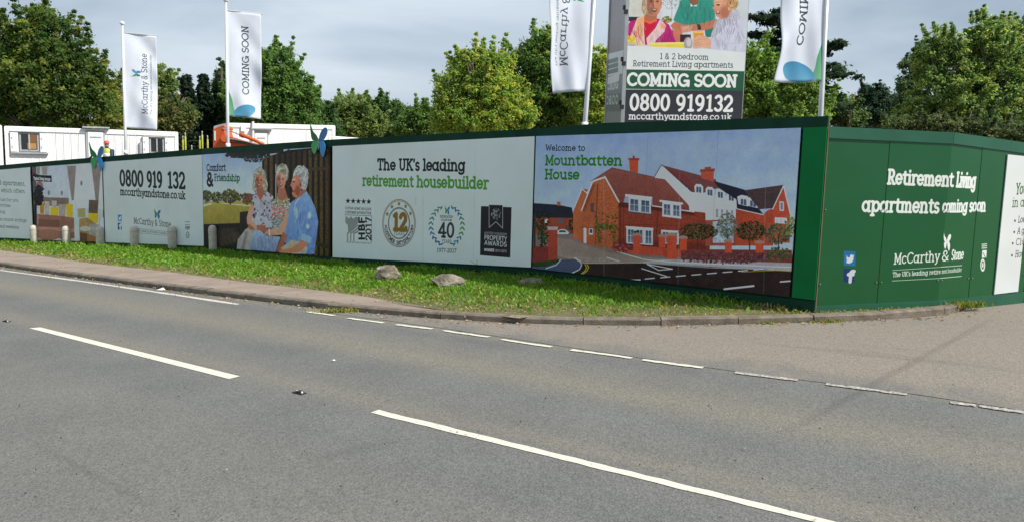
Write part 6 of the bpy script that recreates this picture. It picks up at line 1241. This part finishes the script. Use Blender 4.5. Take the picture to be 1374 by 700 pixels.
# yellow-sleeved posts
M_yel = mat('yellow_sleeve', (.36, .38, .03), .5)
for i, (x, yt, label) in enumerate(((245.3, 182.5, 'shorter yellow topped post beside the end of the white cabin'), (248.5, 178, 'taller yellow topped post beside the end of the white cabin'), (257.2, 195, 'very short pale post standing alone between the two yellow groups'), (268, 183, 'yellow topped post left of the tallest one'), (271.2, 176, 'tallest yellow topped post, before the dark conifers'), (278.4, 182, 'pale tipped yellow post nearest the orange machine'))):
    T = at(x, yt, 24.5); root = empty('marker_post', (T.x, 24.5, SITE), label, 'post', 'yellow topped scaffold posts'); h = T.z-SITE
    MB().lathe([(.018, 0), (.018, h-.04), (.012, h)], 8).build('tube', M_steel, root, True); MB().lathe([(.030, h*.45), (.030, h-.14), (.022, h-.13)], 8).build('sleeve', M_yel, root, True)
# house with chimney far behind the right hoarding
hs = empty('house', (0, 0, 0), 'distant roof with a red chimney stack between trees on the right', 'house'); Yh = 70
a, b = at(1150, 182, Yh), at(1222, 182, Yh); rt = at(1183, 164.5, Yh)
M_brk = mat('red_brick', (.30, .09, .055), .85, var=.25, scale=14); M_tile = mat('brown_roof_tile', (.16, .10, .075), .85, var=.25, scale=8)
MB().box(a.x, b.x, Yh, Yh+7, zs(22)-1, a.z).build('wall', M_brk, hs)
r = MB(); r.add([(a.x-.4, Yh-.4, a.z-.1), (b.x+.4, Yh-.4, a.z-.1), (b.x+.4, Yh+7.4, a.z-.1), (a.x-.4, Yh+7.4, a.z-.1), (a.x-.2, Yh+3.5, rt.z), (b.x+.2, Yh+3.5, rt.z)], [(0, 1, 5, 4), (1, 2, 5), (2, 3, 4, 5), (3, 0, 4), (3, 2, 1, 0)]); rf = r.build('roof', M_tile, hs)
ch = at(1188.5, 160.5, Yh+3); MB().box(ch.x-.42, ch.x+.42, Yh+3, Yh+3.8, rt.z-1, ch.z).build('chimney', M_brk, rf)
for s in (-.2, .2): MB().lathe([(.14, 0), (.11, .4)], 8, (ch.x+s, Yh+3.4, ch.z)).build('chimney_pot', M_brk, bpy.data.objects['chimney'])
# ------------------------------------------------------------ trees
M_bark = mat('bark', (.10, .08, .06), .95, col2=(.17, .14, .11), scale=6, bump=.6, bscale=20)
def leafcloud(C, Rr, nper, leaf, tints, flat=.0, droop=0.):
    """C (n,3) clump centres, Rr (n,) radii, tints (n,3)"""
    n = len(C); N_ = n*nper; idx = np.repeat(np.arange(n), nper); d = RNG.normal(size=(N_, 3)); d /= np.linalg.norm(d, axis=1)[:, None]; r = np.minimum(np.abs(RNG.normal(size=N_))*.68+.12, 1.7)
    P = C[idx]+d*(Rr[idx]*r)[:, None]*np.array((1, 1, .72-flat)); P[:, 2] -= droop*RNG.random(N_)
    nn = d*.7+RNG.normal(size=(N_, 3))*.6+np.array((0, 0, .55)); nn /= np.linalg.norm(nn, axis=1)[:, None]
    a = np.cross(nn, RNG.normal(size=(N_, 3))); a /= np.linalg.norm(a, axis=1)[:, None]; b = np.cross(nn, a); s = leaf*(.55+.9*RNG.random(N_))[:, None]
    V = np.stack([P-a*s, P-b*s*.55+nn*s*.15, P+a*s, P+b*s*.55+nn*s*.15], 1).reshape(-1, 3); i = np.arange(N_)[:, None]*4
    T = tints[idx]*(.72+.56*RNG.random((N_, 1))); return V, np.concatenate([i, i+1, i+2, i+3], 1), np.repeat(T, 4, 0)
def tree(name, label, lobes, Y, cat='tree', c0=(.05, .10, .02), c1=(.10, .17, .035), c2=None, nclump=260, nper=92, leaf=.13, cr=.55, out=.9, trunk=None, basez=None, kind='round', group='trees behind the hoarding', limbs=9, deep=.8, tone=1.):
    W_ = []; nclump = int(nclump*1.45); nper = int(nper*.95); cr *= .78
    for (px, py, rx, ry) in lobes:
        p = at(px, py, Y); W_.append((p, rx/985*Y, ry/985*Y))
    bz = basez if basez is not None else zs(W_[0][0].x)-.2
    tx = (trunk if trunk is not None else sum(l[0] for l in lobes)/len(lobes)); T0 = at(tx, 250, Y); T0 = Vector((T0.x, Y, bz))
    ar = np.array([w[1]*w[2] for w in W_]); pick = RNG.choice(len(W_), nclump, p=ar/ar.sum()); C = np.zeros((nclump, 3)); small = np.zeros(nclump)
    for i, k in enumerate(pick):
        p, rx, ry = W_[k]; d = RNG.normal(size=3); d /= np.linalg.norm(d); rr = (.35+.65*RNG.random()**.6)*out
        if RNG.random() < .12: rr *= 1.1
        if RNG.random() < .16: d[2] = abs(d[2])+.2; d /= np.linalg.norm(d); rr = out*RNG.uniform(1.0, 1.22); small[i] = 1
        C[i] = (p.x+d[0]*rx*rr, Y+d[1]*rx*deep*rr, p.z+d[2]*ry*rr)
    gn = RNG.random((40, 40))
    ext = []; exr = []
    for i in np.where(small > 0)[0]:
        if RNG.random() < .33:
            p, rx, ry = W_[pick[i]]; v = C[i]-np.array(p); v /= np.linalg.norm(v)+1e-9; v = v*.7+np.array((0, 0, .6))+RNG.normal(size=3)*.25
            for k in range(1, 4): ext.append(tuple(C[i]+v*cr*.46*k)+(k,))
    Rr = cr*(.5+.7*RNG.random(nclump))*np.where(small > 0, .55, 1)
    if ext: ext = np.array(ext); C = np.concatenate([C, ext[:, :3]]); Rr = np.concatenate([Rr, cr*(.56-.12*ext[:, 3])]); nclump = len(C)
    q = RNG.random((nclump, 1)); t = np.array(c0)*(1-q)+np.array(c1)*q
    if c2 is not None: m = RNG.random((nclump, 1)) < .28; t = np.where(m, np.array(c2)*(.8+.4*q), t)
    t = t*tone*1.98; t = t*.86+t.mean(1, keepdims=True)*.14; V, F, T = leafcloud(C, Rr, nper, leaf*.64, t); root = empty(name, T0, label, cat, group)
    V -= np.array(T0); npmesh('crown', V, F, T, M_leaf, root)
    topz_ = max(w[0].z+w[2]*.5 for w in W_); mb = MB(); H = topz_-bz; r0 = .028*H+.05; wob = [Vector((random.uniform(-.03, .03)*H, random.uniform(-.03, .03)*H, 0)) for _ in range(5)]
    pts = [Vector((0, 0, 0))]+[Vector((0, 0, H*f))+wob[k]*f for k, f in enumerate((.2, .4, .62, .85))]; mb.tube(pts, [r0*1.3, r0, r0*.75, r0*.5, r0*.2], 8); mb.build('trunk', M_bark, root, True)
    lm = MB()
    for k in range(limbs):
        j = RNG.integers(0, nclump); e = Vector(C[j])-T0; s = pts[0].lerp(pts[-1], random.uniform(.3, .75)); 
        if e.z < s.z*.6: continue
        m_ = s.lerp(e, .5)+Vector((0, 0, .1*(e-s).length)); lm.tube([s, m_, e], [r0*.35, r0*.2, .03], 6); 
        for _ in range(3):
            e2 = e+Vector((random.uniform(-1, 1), random.uniform(-1, 1), random.uniform(-.2, 1)))*cr*.7; lm.tube([m_, m_.lerp(e2, .6)+Vector((0, 0, .1)), e2], [r0*.14, .03, .012], 5)
    if lm.v: lm.build('limbs', M_bark, root, True)
    return root
def conifer(label, px, ytop, ybot, wpx, Y, c0=(.014, .032, .018), c1=(.026, .052, .026), name='conifer', n=170, group='dark conifers behind the hoarding', leaf=.10):
    A = at(px, ytop, Y); Bt = at(px, ybot, Y); H = A.z-Bt.z; Wd = wpx/985*Y/2; bz = zs(A.x)-.2; T0 = Vector((A.x, Y, bz)); C = []; Rr = []; lm = MB(); tot = A.z-bz
    for i in range(n):
        t = RNG.random()**.75; rad = Wd*t*(.75+.4*RNG.random()); th = RNG.random()*6.28; z = A.z-H*t; 
        for k in range(3):
            f = (.35, .7, 1.)[k]; C.append((A.x+math.cos(th)*rad*f, Y+math.sin(th)*rad*f, z+(.12-.3*f*f)*rad*.5)); Rr.append(.16+.30*(1-f*.5)*min(1, t+.2)*Wd*.35)
        if i % 3 == 0: lm.tube([Vector((0, 0, z-bz+.1)), Vector((math.cos(th)*rad, math.sin(th)*rad, z-bz-.1*rad))], [.035, .012], 5)
    for k in range(14): C.append((A.x+random.gauss(0, .02*k), Y, A.z-.1-k*.13)); Rr.append(.13+.012*k)
    C = np.array(C); Rr = np.array(Rr); q = RNG.random((len(C), 1)); t = np.array(c0)*(1-q)+np.array(c1)*q
    V, F, T = leafcloud(C, Rr, 46, leaf, t, flat=.25); root = empty(name, T0, label, 'conifer', group); npmesh('crown', V-np.array(T0), F, T, M_leaf, root)
    MB().tube([Vector((0, 0, 0)), Vector((0, 0, tot*.6)), Vector((0, 0, tot-.1))], [.22, .13, .03], 8).build('trunk', M_bark, root, True); lm.build('limbs', M_bark, root); return root
YG = dict(c0=(.085, .145, .022), c1=(.155, .215, .030), c2=(.22, .235, .035)); MG = dict(c0=(.045, .095, .02), c1=(.10, .165, .035)); DG = dict(c0=(.022, .055, .015), c1=(.055, .10, .024)); OL = dict(c0=(.065, .105, .025), c1=(.125, .16, .04))
# left
tree('broadleaf_tree', 'huge dark green broadleaf tree filling the top left behind the white cabin', [(58, 62, 44, 52), (20, 92, 42, 50), (92, 90, 40, 48), (60, 120, 76, 58), (118, 118, 32, 36), (-30, 110, 46, 62), (10, 150, 60, 36), (96, 152, 60, 32), (56, 24, 18, 22), (-10, 60, 26, 34)], 34, c0=(.030, .070, .012), c1=(.085, .13, .022), c2=(.15, .18, .03), nclump=760, nper=96, leaf=.115, cr=.55, trunk=50, limbs=22, tone=.78)
tree('broadleaf_tree', 'small yellow green tree between the huge left tree and the leftmost flag', [(140, 130, 26, 30), (160, 158, 26, 24), (150, 182, 30, 20)], 36, c0=(.06, .10, .018), c1=(.12, .15, .028), c2=(.17, .16, .03), nclump=170, leaf=.12, cr=.5)
tree('broadleaf_tree', 'pale green tree right behind the leftmost flag', [(208, 128, 26, 38), (190, 150, 20, 36), (222, 168, 30, 30)], 42, **OL, nclump=240, leaf=.13)
tree('broadleaf_tree', 'olive bushy tree over the right end of the white cabin', [(214, 170, 30, 24), (238, 160, 24, 20), (200, 186, 24, 16)], 32, c0=(.04, .065, .018), c1=(.09, .11, .028), c2=(.13, .12, .03), nclump=200, leaf=.10, cr=.42)
for i, (px, yt, w, l) in enumerate(((250, 103, 30, 'dark conifer with the leftmost peak of the group'), (273, 102, 30, 'dark pointed conifer in the middle of the group'), (292, 112, 30, 'dark conifer just left of the second flagpole'), (232, 128, 26, 'low dark conifer partly behind the olive tree'))): conifer(l, px, yt, 205, w*1.55, 38+i)
tree('broadleaf_tree', 'dark tree directly behind the second flagpole', [(312, 130, 26, 34), (306, 170, 30, 36)], 40, **DG, nclump=200, leaf=.12)
tree('broadleaf_tree', 'dome shaped mid green tree right of the second flag', [(368, 112, 38, 44), (392, 140, 34, 44), (350, 150, 44, 44), (400, 168, 30, 26), (352, 84, 20, 16)], 38, **MG, nclump=520, nper=96, leaf=.11, cr=.5, limbs=14)
tree('broadleaf_tree', 'low dark tree at the right foot of the dome shaped tree', [(424, 160, 24, 26), (436, 178, 22, 18)], 44, **DG, nclump=150, leaf=.13)
tree('broadleaf_tree', 'rounded olive tree above the large butterfly, centre left', [(470, 154, 34, 26), (460, 172, 40, 20), (492, 168, 28, 20)], 48, **OL, nclump=300, leaf=.14, cr=.5)
tree('broadleaf_tree', 'dark rounded tree in the low tree line, left of the gap', [(515, 158, 30, 24), (534, 164, 26, 22), (505, 172, 30, 18)], 56, **DG, nclump=260, leaf=.16, cr=.6)
tree('broadleaf_tree', 'lowest green tree where the skyline dips, beside the yellow tree', [(560, 164, 22, 18), (575, 168, 20, 20), (548, 172, 22, 14)], 50, **MG, nclump=190, leaf=.14, cr=.5)
tree('broadleaf_tree', 'bright yellow green tree in the centre of the skyline', [(638, 104, 36, 34), (612, 132, 32, 36), (660, 130, 42, 44), (690, 152, 30, 32), (640, 160, 60, 26), (630, 80, 14, 12), (664, 82, 18, 14), (596, 158, 22, 24)], 36, **YG, nclump=560, nper=92, leaf=.11, cr=.45, out=.95, limbs=20, trunk=640)
tree('broadleaf_tree', 'tall green tree left of the mirrored flag', [(728, 76, 30, 36), (704, 108, 26, 42), (740, 110, 40, 52), (716, 150, 40, 38), (768, 150, 34, 36), (694, 76, 12, 18)], 40, **MG, c2=(.14, .19, .04), nclump=520, nper=92, leaf=.12, cr=.48, limbs=16)
tree('broadleaf_tree', 'green tree between the mirrored flag and the tall sign board', [(806, 98, 26, 34), (812, 140, 34, 44), (790, 150, 30, 34)], 38, **YG, nclump=260, leaf=.11, cr=.45)
tree('broadleaf_tree', 'bright leafy tree just right of the tall sign board', [(1004, 96, 28, 40), (1022, 124, 34, 44), (1050, 118, 26, 34), (1040, 150, 52, 26), (984, 130, 30, 44)], 30, c0=(.07, .13, .022), c1=(.15, .22, .04), nclump=480, nper=96, leaf=.085, cr=.36, limbs=10)
tree('broadleaf_tree', 'bright leafy tree behind the rightmost flag', [(1076, 134, 24, 26), (1092, 150, 22, 26), (1068, 158, 30, 20)], 29, c0=(.07, .13, .022), c1=(.15, .21, .04), nclump=230, nper=92, leaf=.085, cr=.34)
# spreading cedar behind
def cedar(label, Y, stem, arms):
    A = at(*stem[0], Y); bz = zs(A.x)-.2; T0 = Vector((A.x, Y, bz)); C = []; Rr = []; lm = MB()
    for (x0, y0, x1, y1, th) in arms:
        a, b = at(x0, y0, Y), at(x1, y1, Y); dy = random.uniform(-1.2, 1.2); b = b+Vector((0, dy, 0)); n = max(3, int((b-a).length/.28))
        for k in range(n):
            f = k/(n-1); p = a.lerp(b, f); p.z += math.sin(f*3.1)*.12; w = th*(1-.55*f)/985*Y
            for _ in range(3): C.append((p.x+random.gauss(0, .15), p.y+random.gauss(0, .6), p.z+random.uniform(-.5, .55)*w)); Rr.append(.22+.5*w*random.random())
        lm.tube([a-T0, a.lerp(b, .5)-T0+Vector((0, 0, .1)), b-T0], [.08, .05, .015], 6)
    C = np.array(C); Rr = np.array(Rr); q = RNG.random((len(C), 1)); t = np.array((.016, .036, .02))*(1-q)+np.array((.035, .062, .03))*q
    V, F, T = leafcloud(C, Rr, 60, .10, t, flat=.3); root = empty('cedar_tree', T0, label, 'conifer', None); npmesh('crown', V-np.array(T0), F, T, M_leaf, root)
    MB().tube([Vector((0, 0, 0))]+[at(x, y, Y)-T0 for x, y in reversed(stem)], [.32]+[.26, .2, .12][:len(stem)], 8).build('trunk', M_bark, root, True); lm.build('limbs', M_bark, root, True)
cedar('dark spreading cedar reaching above the bright leafy trees near the rightmost flag', 40, [(1052, 14), (1062, 90), (1066, 160)],
      [(1056, 40, 1008, 20, 12), (1060, 34, 1040, 16, 10), (1060, 60, 1012, 46, 16), (1062, 80, 1020, 74, 18), (1060, 50, 1044, 30, 16), (1062, 70, 1040, 60, 22), (1066, 100, 1030, 96, 18), (1070, 60, 1090, 40, 14), (1068, 70, 1132, 60, 9), (1110, 68, 1130, 59, 7), (1068, 96, 1124, 92, 12), (1070, 106, 1126, 106, 16), (1072, 124, 1118, 118, 18), (1072, 140, 1110, 136, 22), (1060, 140, 1034, 136, 20), (1100, 124, 1112, 142, 20), (1080, 150, 1120, 150, 20), (1058, 24, 1050, 16, 8)])
tree('bushy_tree', 'small bushy tree between the rightmost flag and the dark pine', [(1128, 150, 22, 18), (1142, 160, 18, 16), (1112, 150, 18, 22)], 42, c0=(.03, .06, .02), c1=(.08, .12, .03), nclump=170, leaf=.12, cr=.42)
tree('pine_tree', 'dark rounded pine standing alone in the skyline gap on the right', [(1172, 124, 18, 10), (1180, 134, 24, 12), (1164, 140, 20, 12), (1188, 146, 26, 12), (1170, 154, 30, 14), (1190, 160, 26, 14), (1196, 136, 12, 8)], 50, c0=(.015, .036, .022), c1=(.034, .064, .034), nclump=270, nper=92, leaf=.11, cr=.36, out=1.0, trunk=1178)
BT = dict(c0=(.055, .10, .028), c1=(.105, .16, .038), c2=(.17, .21, .045))
tree('poplar_tree', 'slender grey green tree at the left flank of the right hand tree mass', [(1214, 104, 9, 22), (1220, 130, 15, 26), (1236, 88, 12, 24), (1216, 154, 18, 22), (1232, 72, 5, 10)], 46, c0=(.04, .075, .032), c1=(.085, .125, .05), nclump=230, leaf=.10, cr=.34, out=1.0)
tree('broadleaf_tree', 'light topped tree left of the tallest tree on the right', [(1266, 66, 30, 22), (1246, 84, 22, 26), (1278, 92, 26, 30), (1262, 130, 46, 34), (1290, 140, 40, 40), (1240, 160, 36, 24)], 42, **BT, nclump=520, nper=70, leaf=.12, cr=.42, out=.98, limbs=16)
tree('broadleaf_tree', 'tallest light green tree near the right edge of the photo', [(1322, 52, 26, 26), (1340, 86, 34, 34), (1316, 92, 24, 36), (1332, 134, 48, 46), (1310, 160, 50, 26), (1336, 40, 12, 12)], 42, **BT, nclump=560, nper=70, leaf=.12, cr=.42, out=.98, limbs=18)
tree('broadleaf_tree', 'light green tree cut off by the right edge of the photo', [(1366, 54, 22, 24), (1388, 80, 38, 50), (1376, 130, 50, 50), (1362, 170, 40, 30), (1430, 100, 50, 60)], 43, **BT, nclump=560, nper=70, leaf=.12, cr=.42, out=.98, limbs=16)
tree('hedge_bush', 'dark bushes above the right hoarding beneath the tall trees', [(1250, 176, 40, 18), (1300, 182, 40, 20), (1350, 186, 46, 20), (1206, 172, 24, 14)], 34, c0=(.03, .045, .016), c1=(.07, .09, .03), nclump=380, nper=60, leaf=.10, cr=.42)
# further wood closing the gaps low down
for (x0, x1, y, Y, l) in ((-60, 240, 178, 58, 'far dark wood behind the left trees and cabins'), (230, 600, 180, 64, 'far dark wood behind the centre left skyline'), (590, 1000, 168, 62, 'far dark wood behind the sign board and flags'), (980, 1440, 172, 66, 'far dark wood behind the right hand trees')):
    n = 330; C = np.array([tuple(at(RNG.uniform(x0, x1), y+RNG.uniform(-8, 60), Y+RNG.uniform(-2, 2))) for _ in range(n)]); t = np.array((.018, .036, .014))+RNG.random((n, 1))*np.array((.022, .034, .014))
    V, F, T = leafcloud(C, np.full(n, 1.0), 60, .22, t); o = npmesh('far_wood', V, F, T, M_leaf); tag(o, l, kind='stuff')
